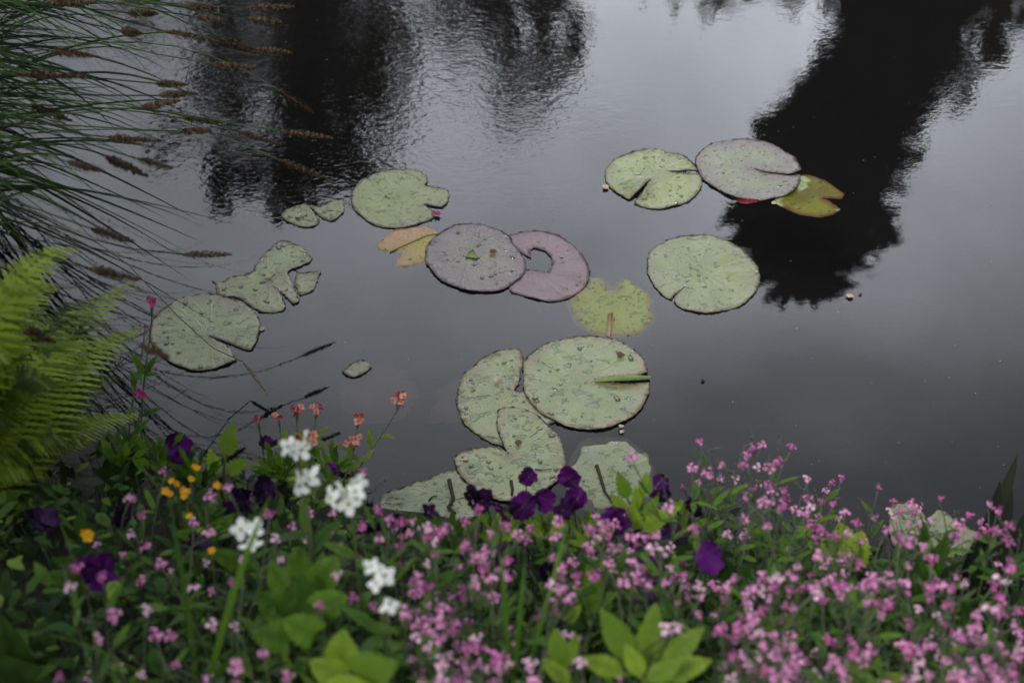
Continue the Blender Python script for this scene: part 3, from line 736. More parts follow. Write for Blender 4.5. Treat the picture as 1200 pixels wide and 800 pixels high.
def cluster_mesh(seed):
    rs = random.Random(seed); mb = MB()
    n = rs.randint(5, 9)
    for i in range(n):
        a = i * 2.4 + rs.uniform(-.4, .4); r = 0.0050 * math.sqrt(i + .3) * rs.uniform(.8, 1.2)
        c = Vector((r * math.cos(a), r * math.sin(a), rs.uniform(-.005, .006)))
        nrm = (Vector((c.x * 45, c.y * 45, 0.75)) + Vector((rs.gauss(0, .25), rs.gauss(0, .25), 0))).normalized()
        _, s, u = frame_of(nrm, Vector((0.1, 1, 0)))
        rad = rs.uniform(.0044, .0058); a0 = rs.uniform(0, 2)
        mb.tint = rs.random(); mb.cur = 0
        for k in range(5):
            b = a0 + k * 2*PI/5
            petal(mb, c, s * math.cos(b) + u * math.sin(b), nrm, rad, rad * 1.05, 0.18, 2, 2, base_w=0.35)
        mb.cur = 1
        ring = [mb.vert(c + nrm * 0.0008 + (s * math.cos(b) + u * math.sin(b)) * rad * 0.2) for b in np.linspace(0, 2*PI, 5, endpoint=False)]
        mb.face(*ring)
    mb.cur = 2
    for i in range(rs.randint(3, 6)):
        c = Vector((rs.gauss(0, .006), rs.gauss(0, .006), rs.uniform(-.011, -.001)))
        mb.tint = rs.random(); tube(mb, [c, c + Vector((0, 0, .002)), c + Vector((0, 0, .004))], .0017, .0009, 5)
    mb.cur = 3; mb.tint = .4
    for i in range(n):
        v = rs.randrange(len(mb.v))
        p = Vector((rs.gauss(0, .004), rs.gauss(0, .004), -.002))
        tube(mb, [Vector((0, 0, -.024)), p], .0006, .0005, 4, cap=False)
    tmp = mb.build('flower_cluster', [M[('pink', 'pink', 'pink_pale', 'pink_deep', 'pink', 'pink_deep')[seed % 6]], M['pink_eye'], M['bud'], M['stem_grey']])
    me = tmp.data; bpy.data.objects.remove(tmp); return me
CL = [cluster_mesh(s) for s in range(12)]

HERO_PINK = [(820,517),(880,525),(893,520),(928,523),(875,534),(901,547),(912,541),(945,560),(975,565),(986,560),(1030,570),(1047,587),(1043,598),(1102,584),(1170,598),(1150,611),(1160,590),
    (845,560),(830,555),(862,562),(800,571),(905,577),(921,584),(947,562),(812,549),(817,565),(845,545),(870,545),(888,548),(968,575),(976,590),(990,600),(1025,605),(1040,620),(1092,610),(1125,615),(1112,630),
    (742,533),(690,640),(655,610),(560,597),(545,610),(425,552),(443,597),(150,583),(192,552),(155,584),(247,580),(268,570),(245,622),(262,627),(288,609),(170,640),(188,660),(200,668),(165,680),(172,714),(182,742),(200,745),(115,750),(70,792),(140,780),(165,790),
    (480,625),(500,630),(470,640),(510,650),(390,600),(386,622),(398,640),(330,655),(545,640),(575,625)]
def dens(px, py):
    top = np.interp(px, [0, 70, 240, 420, 470, 540, 640, 720, 800, 860, 960, 1040, 1120, 1200], [780, 640, 570, 610, 605, 615, 615, 600, 585, 555, 580, 590, 590, 610])
    if py < top: return 0
    if px < 280: return 0.22 if px > 70 and py > 560 else 0
    if 290 < px < 470 and 640 < py < 830: return 0.10
    if px < 430: return 0.35
    if 680 < px < 845 and 700 < py < 830: return 0.10
    if 645 < px < 790 and 590 < py < 700: return 0.95
    if 550 < px < 640 and py > 680: return 0.4
    if px > 860: return 0.95 if not (1010 < px < 1080 and 640 < py < 700) else 0.4
    return 0.75
pts = list(HERO_PINK)
tries = 0
while len(pts) < 540 and tries < 60000:
    tries += 1
    x, y = rnd.uniform(60, 1195), rnd.uniform(520, 815)
    if rnd.random() > dens(x, y) * min(1.4, max(.05, .6 + 2.2 * mnoise.noise(Vector((x / 55, y / 45, 3.3))))): continue
    md = 9.5 if x > 430 else 22
    if any((x-a)**2 + ((y-b)*1.1)**2 < md*md for a, b in pts): continue
    pts.append((x, y))
heads = []
for (px, py) in pts:
    h = 0.20 + 0.16 * rnd.random()
    if py < 560: h = 0.34 + 0.05 * rnd.random()
    if px < 430: h = 0.16 + 0.2 * rnd.random()
    heads.append([px, py, on_bank(px, py, h)])
todo = list(range(len(heads))); plants = []
todo.sort(key=lambda i: (heads[i][0] // 45, heads[i][1]))
while todo:
    i = todo.pop(0); grp = [i]
    near = sorted(todo, key=lambda j: (heads[j][2] - heads[i][2]).length)[:rnd.choice([2, 3, 3, 4])]
    for j in near:
        if (heads[j][2] - heads[i][2]).length < 0.14: grp.append(j); todo.remove(j)
    plants.append(grp)
forget = []
for grp in plants:
    P = [heads[i][2] for i in grp]
    c = sum(P, Vector()) / len(P)
    bx = c.x + rnd.uniform(-.03, .03); by = c.y - rnd.uniform(0.0, .07)
    by = min(by, float(np.interp(bx, SX, SY)) - 0.02)
    base = Vector((bx, by, gz(bx, by)))
    o = empty('forget_me_not', base)
    mb = MB()
    for p in P:
        q = p - base
        j = Vector((rnd.gauss(0, .02), rnd.gauss(0, .02), 0))
        path = bez(Vector((rnd.gauss(0, .008), rnd.gauss(0, .008), -.01)), Vector((0, 0, q.z * .4)) + j, q * .75 + Vector((0, 0, q.z * .1)) + j, q - Vector((0, 0, .01)), 7)
        mb.cur = 0; mb.tint = rnd.random(); tube(mb, path, .0014, .0008, 5)
        for k in range(rnd.randint(4, 7)):
            s = path[rnd.randint(0, 5)]; a = rnd.uniform(0, 6.28)
            mb.cur = 1; mb.tint = rnd.random()
            leaf(mb, s, Vector((math.cos(a), math.sin(a), rnd.uniform(.2, .9))), Vector((0, 0, 1)), rnd.uniform(.025, .05), rnd.uniform(.006, .011), .5, 'lance', 4)
        for k in range(rnd.randint(1, 3)):   # side shoots with grey seed buds
            s = path[rnd.randint(3, 6)]; a = rnd.uniform(0, 6.28)
            e = s + Vector((math.cos(a) * .03, math.sin(a) * .03, rnd.uniform(.02, .05)))
            mb.cur = 0; tube(mb, [s, (s + e) / 2 + Vector((0, 0, .006)), e], .0008, .0005, 4)
            for b in range(5):
                t = s.lerp(e, .4 + b * .13) + Vector((rnd.gauss(0, .003), rnd.gauss(0, .003), 0)); mb.tint = rnd.random()
                tube(mb, [t, t + Vector((0, 0, .0035))], .0016, .0007, 4)
    mb.build('leafy_stem', [M['stem_grey'], M['leaf_mid']], o)
    for p in P:
        f = link('flower_cluster', rnd.choice(CL), o)
        f.location = p - base
        v = rand_dir((0, -0.35, 1), .25)
        f.rotation_mode = 'QUATERNION'; f.rotation_quaternion = v.to_track_quat('Z', 'Y') @ Matrix.Rotation(rnd.uniform(0, 6.28), 3, 'Z').to_quaternion()
        s = rnd.uniform(.36, .70); f.scale = (s, s, s)
    px, py = project(c)
    tag(o, 'x', 'flower', 'pink forget-me-nots flowering along the bank')
    forget.append((o, px, py, NUMW[len(P)]))
relabel(forget, lambda od, side, lm, ex: f"{od} pink forget-me-not {side} {lm}, {ex} flower head{'s' if ex != 'one' else ''}")

# ---------------------------------------------------------------- pansies
def make_pansy(px, py, size, label, dark=False, face=None, h=0.22):
    p = on_bank(px, py, h)
    bx, by = p.x + rnd.uniform(-.03, .03), p.y - rnd.uniform(0, .04)
    by = min(by, float(np.interp(bx, SX, SY)) - 0.015)
    base = Vector((bx, by, gz(bx, by)))
    o = empty('pansy', base); tag(o, label, 'pansy', 'dark purple pansies along the bank')
    q = p - base
    nrm = Vector(face).normalized() if face else rand_dir((rnd.uniform(-.9, .9), rnd.uniform(-.7, .1), .6), .3)
    _, s, u = frame_of(nrm)
    path = bez(Vector((0, 0, -.01)), Vector((0, 0, q.z * .5)), q - nrm * .03 - Vector((0, 0, .03)), q - nrm * .003, 9)
    mb = MB(); tube(mb, path, .0016, .0012, 6); mb.build('stem', M['stem'], o)
    for k in range(3):
        mb = MB(); mb.tint = rnd.random(); a = rnd.uniform(0, 6.28)
        leaf(mb, path[rnd.randint(1, 5)], Vector((math.cos(a), math.sin(a), .6)), Vector((0, 0, 1)), rnd.uniform(.03, .05), .016, .6, 'ovate', 6, serr=.18)
        mb.build('leaf', M['leaf_mid'], o)
    mb = MB()
    ring = []
    c0 = q + nrm * .003
    for r_, zz in ((.0017, 0), (.0013, .0012), (.0004, .002)):
        ring.append([mb.vert(c0 + nrm * zz + (s * math.cos(b) + u * math.sin(b)) * r_) for b in np.linspace(0, 2*PI, 7, endpoint=False)])
    for a_, b_ in zip(ring, ring[1:]):
        for k in range(7): mb.face(a_[k], a_[(k+1) % 7], b_[(k+1) % 7], b_[k])
    eye = mb.build('flower_eye', M['pansy_eye'], o)
    mt = M['violet_dark'] if dark else M['violet']
    R = size / 2
    for (a, L_, W_, off) in ((65, 1.0, 1.15, -.002), (115, 1.0, 1.15, -.001), (8, .92, 1.05, .0), (172, .92, 1.05, .001), (270, 1.0, 1.5, .002)):
        mb = MB(); b = math.radians(a + rnd.uniform(-14, 14)); mb.tint = rnd.random(); L_ *= rnd.uniform(.8, 1.12); W_ *= rnd.uniform(.85, 1.1)
        petal(mb, q + nrm * off, s * math.cos(b) + u * math.sin(b), nrm, R * L_, R * W_, rnd.choice([-.7, -.2, .2, .5, .9]), 6, 7, ruffle=.2, seed=rnd.random() * 9, base_w=.3)
        mb.build('petal', mt, eye)
    return o
PN = [(619,559,.036,'small dark pansy highest above the pansy row',False,(.3,-.6,.5)),
 (667,560,.046,'large violet pansy with ruffled petals at the back of the row, against the half-sunk pad',False,(-.2,-.7,.5)),
 (639,584,.042,'wide-open violet pansy in the middle of the row',False,(0,-.8,.4)),
 (676,585,.044,'violet pansy just in front of the large ruffled one',False,(.3,-.6,.6)),
 (612,594,.050,'broad side-on violet pansy in front of the two-lobed pad',False,(.1,-.5,.9)),
 (588,600,.044,'deep purple pansy between the broad side-on pansy and the ragged pad',False,None),
 (661,598,.040,'near-black pansy tucked below the row of violet ones',True,None),
 (566,586,.044,'dark pansy nearest the twig at the end of the row',True,(-.3,-.6,.5)),
 (552,580,.038,'small dark pansy beside the crooked twig',True,None),
 (772,573,.050,'lone dark violet pansy beside the bright young leaves',False,(.2,-.6,.7)),
 (721,607,.046,'violet pansy in front of the half-sunk pad, among pink sprays',False,None),
 (815,594,.036,'small dim pansy behind the half-open violet one',True,None),
 (746,633,.040,'dark pansy among pink flowers beneath the lone violet pansy',True,None),
 (830,650,.056,'half-open violet pansy with pale lilac upper petals',False,(.1,-.3,1)),
 (789,624,.040,'near-black pansy between the lone pansy and the half-open one',True,None),
 (642,672,.042,'dark pansy deep in the pink sprays below the row',True,None),
 (762,669,.046,'violet pansy low in the pink sprays behind the primrose rosette',False,None),
 (757,699,.036,'small violet pansy directly behind the primrose leaves',False,None),
 (597,650,.044,'dark pansy beside the upright strap leaf',True,None),
 (435,622,.050,'deep purple pansy in front of the broadest white flowers',False,None),
 (464,615,.036,'small dark pansy at the corner of the ragged pad',True,None),
 (311,577,.052,'near-black pansy behind the white flower cluster nearest the pond edge',True,None),
 (392,548,.034,'small purple pansy between coral wallflowers and broad white flowers',False,None),
 (314,521,.032,'small purple pansy beside the highest white flowers',False,None),
 (210,524,.050,'purple pansy by the water beside the jagged green leaf',False,(.2,-.5,.8)),
 (48,612,.052,'black-purple pansy under the fern',True,None),
 (146,606,.050,'black-purple pansy seen edge-on near the lone yellow flower',True,(.9,-.3,.2)),
 (116,668,.064,'big violet pansy with drooping petals in the shaded corner',False,(.5,-.6,.4)),
 (280,590,.056,'black pansy beside the lower white cluster',True,None),
 (232,638,.044,'dark pansy behind the strap-leaved plant',True,None),
 (500,600,.034,'small violet pansy in front of the ragged pad',False,None),
 (420,560,.030,'tiny purple pansy beneath the coral wallflower spray',True,None)]
for (px, py, sz, lab, dk, fc) in PN:
    make_pansy(px, py, sz, lab, dk, fc, h=0.24 if px > 420 else 0.2)

# ---------------------------------------------------------------- white, coral, magenta and yellow flowers
def flower_mesh(name, mats, n, length, width, cup, seed, eye=0.18, ruffle=0.05):
    rs = random.Random(seed); mb = MB()
    for k in range(n):
        b = k * 2*PI/n + rs.uniform(-.15, .15); mb.tint = rs.random(); mb.cur = 0
        petal(mb, Vector((0, 0, 0)), Vector((math.cos(b), math.sin(b), 0)), Vector((0, 0, 1)), length * rs.uniform(.9, 1.1), width, cup * rs.uniform(.5, 1.4), 4, 4, ruffle=ruffle, seed=rs.random() * 9)
    mb.cur = 1
    r = length * eye
    ring = [mb.vert(Vector((r * math.cos(b), r * math.sin(b), .001))) for b in np.linspace(0, 2*PI, 6, endpoint=False)]
    top = mb.vert(Vector((0, 0, .003)))
    for k in range(6): mb.face(ring[k], ring[(k+1) % 6], top)
    tube(mb, [Vector((0, 0, -.014)), Vector((0, 0, -.006)), Vector((0, 0, 0))], length * .08, length * .16, 6)
    t = mb.build(name, mats); me = t.data; bpy.data.objects.remove(t); return me
WF = [flower_mesh('flower', [M['white'], M['leaf_bright']], 4, .0140, .0108, (.1, .9, -.4, .5, 1.3, .2)[s], s, ruffle=.14) for s in range(6)]
CF = [flower_mesh('flower', [M['coral'], M['maroon']], 4, .0075, .0075, .5, s) for s in range(3)] + [flower_mesh('flower', [M['maroon'], M['maroon']], 4, .006, .005, 1.2, s) for s in range(2)]
GF = [flower_mesh('flower', [M['gold'], M['gold']], 5, .010, .009, .5, s) for s in range(3)]
MF = [flower_mesh('flower', [M['magenta'], M['calyx']], 5, .010, .008, .3, s) for s in range(2)]

def stalk(name, label, cat, group, px, py, h, flowers, spread, n, stem_mat, leafmat, scale=1, flat=1.0, base_off=(0, -.03), nleaf=5, leaf_len=.05, face=(0, -.4, 1)):
    p = on_bank(px, py, h)
    bx, by = p.x + base_off[0], p.y + base_off[1]
    by = min(by, float(np.interp(bx, SX, SY)) - 0.01)
    base = Vector((bx, by, gz(bx, by)))
    o = empty(name, base); tag(o, label, cat, group)
    q = p - base
    path = bez(Vector((0, 0, -.01)), Vector((0, 0, q.z * .45)), q * .8 + Vector((0, 0, -.02)), q - Vector((0, 0, .015)), 9)
    mb = MB(); mb.tint = rnd.random(); tube(mb, path, .0024, .0014, 6)
    locs = []
    for i in range(n):
        a = i * 2.4 + rnd.uniform(-.3, .3); r = spread * math.sqrt((i + .4) / n)
        l = q + Vector((r * math.cos(a), r * math.sin(a) * flat, rnd.uniform(-.4, .4) * spread * (1.3 - flat * .5)))
        tube(mb, [path[-2], (path[-1] + l) / 2, l - Vector((0, 0, .006))], .001, .0008, 4, cap=False); locs.append(l)
    mb.build('stem', stem_mat, o)
    for k in range(nleaf):
        mb = MB(); mb.tint = rnd.random(); a = rnd.uniform(0, 6.28)
        leaf(mb, path[rnd.randint(1, 6)], Vector((math.cos(a), math.sin(a), .7)), Vector((0, 0, 1)), leaf_len * rnd.uniform(.7, 1.2), leaf_len * .28, .6, 'lance', 6)
        mb.build('leaf', leafmat, o)
    for l in locs:
        f = link('flower', rnd.choice(flowers), o); f.location = l
        v = rand_dir(face, .35 if name != 'white_rocket' else .6); f.rotation_mode = 'QUATERNION'
        f.rotation_quaternion = v.to_track_quat('Z', 'Y') @ Matrix.Rotation(rnd.uniform(0, 6.28), 3, 'Z').to_quaternion()
        s = scale * rnd.uniform(.85, 1.15); f.scale = (s, s, s)
    return o
for (px, py, n, sp, h, lab) in [
    (347, 524, 4, .021, .46, 'white rocket flower stalk highest and closest to the coral wallflowers'),
    (355, 561, 3, .020, .44, 'narrow white rocket flower cluster between two fuller white ones'),
    (410, 579, 5, .027, .44, 'broadest white rocket flower cluster, with a drooping flower beneath'),
    (293, 625, 3, .020, .42, 'white rocket flower cluster beside black pansy near the strap leaves'),
    (444, 672, 3, .019, .42, 'white rocket flower cluster above the broad heart leaves amid pink sprays'),
    (453, 708, 1, .006, .40, 'lone small white rocket bloom lowest on the bank, under another white cluster')]:
    o = stalk('white_rocket', lab, 'flower', 'white rocket flowers on tall stalks', px, py, h, WF, sp, n, M['stem'], M['leaf_mid'], leaf_len=.06, flat=.7)
for (px, py, n, sp, h, off, lab) in [
    (470, 466, 5, .016, .19, (-.11, -.06), 'coral wallflower sprig leaning furthest over the water'),
    (420, 490, 4, .012, .16, (-.05, -.03), 'coral wallflower sprig with salmon buds beside the furthest leaning sprig'),
    (370, 477, 4, .014, .20, (-.02, -.04), 'coral wallflower sprig with open pink petals behind the highest white flowers'),
    (347, 480, 4, .013, .20, (.0, -.04), 'coral wallflower sprig with two salmon petals behind the highest white flowers'),
    (326, 487, 2, .009, .18, (.02, -.05), 'coral wallflower sprig holding a few pale pink petals by the dark water'),
    (302, 492, 2, .007, .18, (.02, -.05), 'single red coral wallflower bud nearest the sedge'),
    (360, 512, 6, .020, .22, (.0, -.05), 'dense red-budded coral wallflower head beside the white flowers'),
    (415, 517, 5, .016, .18, (-.03, -.05), 'low coral wallflower sprig with brownish fading flowers')]:
    stalk('coral_wallflower', lab, 'flower', 'coral wallflowers at the water edge', px, py, h, CF, sp, n, M['stem'], M['leaf_bright'], base_off=off, nleaf=9, leaf_len=.04, flat=.9, face=(0, -.4, .6), scale=1.05)
for (px, py, n, sp, h, lab) in [(177, 354, 3, .012, .42, 'tall magenta campion with dark buds standing against the slit pad'),
    (168, 382, 1, .004, .36, 'single magenta campion bloom below the tall one'), (166, 462, 2, .006, .26, 'pale pink campion bloom low beside the fern')]:
    stalk('campion', lab, 'flower', 'magenta campions beside the fern', px, py, h, MF, sp, n, M['stem'], M['leaf_mid'], base_off=(-.05, -.12), nleaf=6, scale=.72)
for (px, py, n, sp, lab) in [(103, 626, 3, .004, 'lone round yellow flower in the shaded corner'), (230, 549, 2, .006, 'orange-yellow flower highest of its patch, near jagged leaf'),
    (205, 566, 2, .008, 'orange-yellow flower pair at the heart of the patch'), (216, 576, 3, .009, 'brightest orange-yellow flowers lowest in the patch'), (197, 578, 2, .007, 'orange-yellow flowers on the fern side of the patch'),
    (255, 570, 2, .006, 'orange-yellow flower beside pink forget-me-nots, nearest the white cluster'), (222, 560, 1, .004, 'small faded orange flower in the patch centre'),
    (246, 645, 1, .004, 'orange flower low under pink sprays near strap leaves'), (220, 605, 1, .004, 'tiny yellow bloom under the orange-yellow patch')]:
    stalk('yellow_wallflower', lab, 'flower', 'small yellow and orange flowers on the bank', px, py, .24, GF, sp, n, M['stem'], M['leaf_mid'], nleaf=4, leaf_len=.04, scale=.62 if px != 103 else .85)

# ---------------------------------------------------------------- broad leaves
def leafy(name, label, cat, group, base_px, h, leaves, mat, shape, wave=.15, serr=0.0, n=10):
    """leaves: (tip_px, tip_py, height above the bank, length, width)"""
    b = on_bank(base_px[0], base_px[1], h); base = Vector((b.x, b.y, gz(b.x, b.y)))
    o = empty(name, base); tag(o, label, cat, group)
    for (tx, ty, th, L_, W_) in leaves:
        tip = on_bank(tx, ty, th) - base
        d = tip - Vector((0, 0, max(0, h * .6)))
        hd = Vector((d.x, d.y, 0)); hd = hd.normalized() if hd.length > .005 else Vector((0, -1, 0))
        ld = (Vector((1, 0, 0)) * (tx - base_px[0]) + UPV * max(8, base_px[1] - ty)).normalized()
        ld = (ld * .8 + d.normalized() * .35 + Vector((0, 0, .1))).normalized()
        st = tip - ld * L_
        mb = MB(); mb.tint = rnd.random()
        if st.length > .03:
            tube(mb, bez(Vector((0, 0, 0)), Vector((0, 0, st.length * .4)), st - ld * .02, st, 6), .0022, .0016, 5)
        leaf(mb, st, ld, Vector((rnd.gauss(0, .2), -.8, .8)), L_, W_, .35, shape, n, wave=wave, serr=serr)
        mb.build('leaf', mat, o)
    return o
leafy('honesty_plant', 'heart-leaved green plant with broad toothed leaves in front of white flowers', 'plant', None, (350, 720), .2,
      [(392,650,.34,.046,.042),(302,692,.33,.046,.044),(296,738,.32,.048,.045),(350,640,.32,.04,.036),(404,694,.34,.044,.042),(352,672,.35,.050,.048),(334,722,.34,.045,.042),(384,722,.32,.04,.036),(318,660,.3,.036,.032)], M['leaf_mid'], 'heart', serr=.07, n=12)
leafy('honesty_plant', 'big pale heart leaf plant at the very front of the bank', 'plant', None, (400, 790), .2,
      [(462,772,.36,.054,.05),(402,738,.36,.048,.045),(366,772,.34,.042,.038),(432,798,.35,.045,.04)], M['leaf_bright'], 'heart', serr=.06, n=12)
leafy('primrose', 'bright primrose leaf rosette with upright crinkled leaves amid pink flowers', 'plant', 'primrose rosettes on the bank', (755, 795), .1,
      [(708,712,.37,.085,.034),(768,708,.37,.092,.037),(822,732,.35,.078,.03),(832,768,.34,.07,.03),(735,755,.36,.05,.023),(684,766,.34,.062,.026),(797,772,.36,.05,.024)], M['leaf_bright'], 'lance', wave=.3, serr=.04, n=14)
leafy('primrose', 'small primrose rosette with blunt leaves beside the upright strap leaf', 'plant', 'primrose rosettes on the bank', (660, 790), .1,
      [(650,735,.35,.055,.025),(674,742,.34,.05,.022),(638,770,.32,.05,.022)], M['leaf_bright'], 'lance', wave=.3, n=10)
leafy('nettle', 'jagged green leaf sprig standing at the water beside purple pansy', 'plant', None, (255, 560), .12,
      [(272,494,.26,.06,.034),(246,525,.24,.045,.026),(288,535,.24,.045,.026)], M['leaf_bright'], 'ovate', serr=.26, n=12)
leafy('young_astilbe', 'bright young toothed leaves rising over the half-sunk pad', 'plant', None, (750, 620), .12,
      [(725,552,.30,.05,.024),(757,553,.30,.045,.022),(795,590,.28,.075,.028),(718,578,.27,.04,.02),(770,580,.28,.05,.024),(740,590,.26,.05,.022),(800,584,.26,.06,.02),(745,570,.28,.04,.02)], M['leaf_bright'], 'ovate', serr=.16, n=12)
leafy('lime_foliage_plant', 'lime green rounded leaves glowing between pink sprays', 'plant', None, (995, 660), .1,
      [(985,612,.24,.05,.045),(1010,622,.24,.055,.05),(970,630,.22,.05,.04),(950,632,.2,.045,.04),(1015,640,.22,.05,.045),(935,615,.2,.03,.02)], M['leaf_lime'], 'ovate', serr=.12, n=12)
leafy('leaf_tuft', 'broad-leaved mid green tuft amid pink sprays in front of lime leaves', 'plant', 'green leaf tufts between the flowers', (920, 730), .1,
      [(925,670,.26,.10,.035),(960,705,.24,.09,.032),(885,720,.24,.09,.032),(940,760,.24,.09,.032),(905,690,.24,.08,.03)], M['leaf_mid'], 'lance', n=8)
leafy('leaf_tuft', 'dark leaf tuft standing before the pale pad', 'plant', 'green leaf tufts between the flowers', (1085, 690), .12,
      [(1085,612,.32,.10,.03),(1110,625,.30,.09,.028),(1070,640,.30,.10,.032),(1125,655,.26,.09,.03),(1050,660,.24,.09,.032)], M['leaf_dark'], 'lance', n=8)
leafy('leaf_tuft', 'mid green tuft of lance leaves between the pansy row and the primrose rosette', 'plant', 'green leaf tufts between the flowers', (700, 700), .1,
      [(730,650,.26,.09,.03),(670,650,.26,.08,.03),(660,695,.24,.08,.03),(720,690,.25,.09,.032),(690,660,.28,.08,.03)], M['leaf_mid'], 'lance', n=8)
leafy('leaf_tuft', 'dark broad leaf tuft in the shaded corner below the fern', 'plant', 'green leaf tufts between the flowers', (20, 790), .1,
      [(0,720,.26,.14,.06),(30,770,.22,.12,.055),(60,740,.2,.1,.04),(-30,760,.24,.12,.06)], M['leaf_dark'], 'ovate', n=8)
leafy('leaf_tuft', 'tuft of narrow green leaves behind the big violet pansy', 'plant', 'green leaf tufts between the flowers', (90, 640), .1,
      [(70,600,.2,.08,.024),(110,610,.2,.08,.024),(60,650,.2,.08,.026),(130,640,.2,.08,.024),(40,670,.18,.08,.026),(95,590,.22,.07,.02)], M['leaf_mid'], 'lance', n=8)
leafy('leaf_tuft', 'low leaf tuft at the front edge, on the iris side of the rosette', 'plant', 'green leaf tufts between the flowers', (1020, 800), .1,
      [(985,775,.22,.08,.035),(1030,770,.24,.09,.035),(1060,785,.22,.08,.03),(1005,800,.2,.08,.03)], M['leaf_bright'], 'lance', n=8)
leafy('leaf_tuft', 'leaf tuft with pointed leaves between orange flowers and the black pansy', 'plant', 'green leaf tufts between the flowers', (260, 610), .1,
      [(225,590,.2,.08,.03),(270,600,.22,.08,.03),(300,600,.2,.08,.028),(245,640,.2,.08,.03),(205,620,.2,.07,.028)], M['leaf_mid'], 'lance', n=8)
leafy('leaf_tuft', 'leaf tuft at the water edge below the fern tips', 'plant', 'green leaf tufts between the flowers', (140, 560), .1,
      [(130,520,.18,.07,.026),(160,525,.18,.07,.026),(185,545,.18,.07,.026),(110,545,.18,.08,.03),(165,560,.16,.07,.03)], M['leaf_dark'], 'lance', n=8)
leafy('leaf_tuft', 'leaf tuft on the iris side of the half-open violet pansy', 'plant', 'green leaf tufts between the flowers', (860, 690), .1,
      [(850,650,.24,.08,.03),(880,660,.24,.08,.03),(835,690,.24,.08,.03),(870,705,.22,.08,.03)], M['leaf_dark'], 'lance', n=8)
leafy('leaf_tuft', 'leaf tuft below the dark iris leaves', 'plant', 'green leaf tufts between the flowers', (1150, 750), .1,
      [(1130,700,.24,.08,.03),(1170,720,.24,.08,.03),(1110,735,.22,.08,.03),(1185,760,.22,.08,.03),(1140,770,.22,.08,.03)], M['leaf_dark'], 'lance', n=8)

for (bx_, by_, lab) in [(640, 630, 'fine-leaved bright tuft under the middle of the pansy row'), (590, 640, 'fine-leaved bright tuft below the broad side-on pansy'), (690, 640, 'fine-leaved bright tuft below the large ruffled pansy'),
                        (470, 640, 'fine-leaved tuft at the foot of the ragged pad'), (530, 640, 'fine-leaved tuft under the crooked twig'), (800, 625, 'fine-leaved bright tuft between lone pansy and half-open pansy'),
                        (185, 550, 'fine-leaved dim tuft by the water below the purple pansy'), (232, 566, 'fine-leaved dim tuft under the jagged leaf sprig'), (140, 545, 'fine-leaved dim tuft beside the lowest fern tips'),
                        (330, 560, 'fine-leaved green tuft around the coral wallflower stems'), (385, 555, 'fine-leaved green tuft behind the broadest white flowers')]:
    leafy('leaf_tuft', lab, 'plant', 'green leaf tufts between the flowers', (bx_, by_), .08,
          [(bx_ + rnd.uniform(-32, 32), by_ - rnd.uniform(8, 44), rnd.uniform(.16, .24), rnd.uniform(.02, .038), rnd.uniform(.007, .012)) for _ in range(26)], M['leaf_bright'] if 'bright' in lab else M['leaf_mid'], 'lance', n=5)

def straps(name, label, cat, blades, mat, width):
    o = None
    for pts_ in blades:
        P = [on_bank(x, y, h) for x, y, h in pts_]
        if o is None:
            base = Vector((P[0].x, P[0].y, gz(P[0].x, P[0].y))); o = empty(name, base); tag(o, label, cat)
        P = [base.copy()] + P[1:] if len(P) == 3 else P
        Q = []
        V2 = [p - base for p in P]
        if len(V2) == 3: Q = bez(V2[0], V2[0].lerp(V2[1], .66), V2[1].lerp(V2[2], .33) , V2[2], 14)
        else: Q = bez(*V2[:4], 16)
        mb = MB(); mb.tint = rnd.random()
        strip(mb, Q, width, side=Vector((1, -.2, .1)), vee=.18, prof=lambda t: (.8 + .2 * math.sin(t * 3)) * (1 - t**5) + .02)
        mb.build('leaf', mat, o)
    return o
straps('daylily', 'strap-leaved plant with two tall curving leaves in front of orange flowers', 'plant',
       [[(228,830,.05),(222,690,.42),(200,605,.46)], [(238,830,.05),(262,700,.44),(318,578,.50)], [(230,840,.05),(130,735,.4),(22,742,.36)], [(235,835,.05),(250,760,.35),(300,760,.3)]], M['leaf_mid'], .0085)
straps('daylily', 'upright strap-leaved plant with narrow blades beside the small primrose', 'plant',
       [[(598,830,.05),(596,720,.36),(585,640,.40)], [(604,830,.05),(606,740,.36),(616,655,.38)], [(600,830,.05),(640,720,.34),(665,610,.36)]], M['leaf_mid'], .007)
straps('iris', 'nearly black sword-leaved iris clump at the water edge by the pale pad', 'plant',
       [[(1126,735,.02),(1151,650,.20),(1193,532,.30)], [(1134,735,.02),(1158,660,.22),(1172,562,.28)], [(1146,740,.02),(1176,680,.22),(1208,590,.26)], [(1152,745,.02),(1182,700,.2),(1218,640,.24)],
        [(1128,740,.02),(1134,690,.18),(1150,618,.24)], [(1158,740,.02),(1172,690,.2),(1186,570,.30)], [(1136,740,.02),(1146,690,.2),(1164,630,.24)], [(1141,745,.02),(1164,720,.2),(1198,690,.2)]], M['iris'], .033)

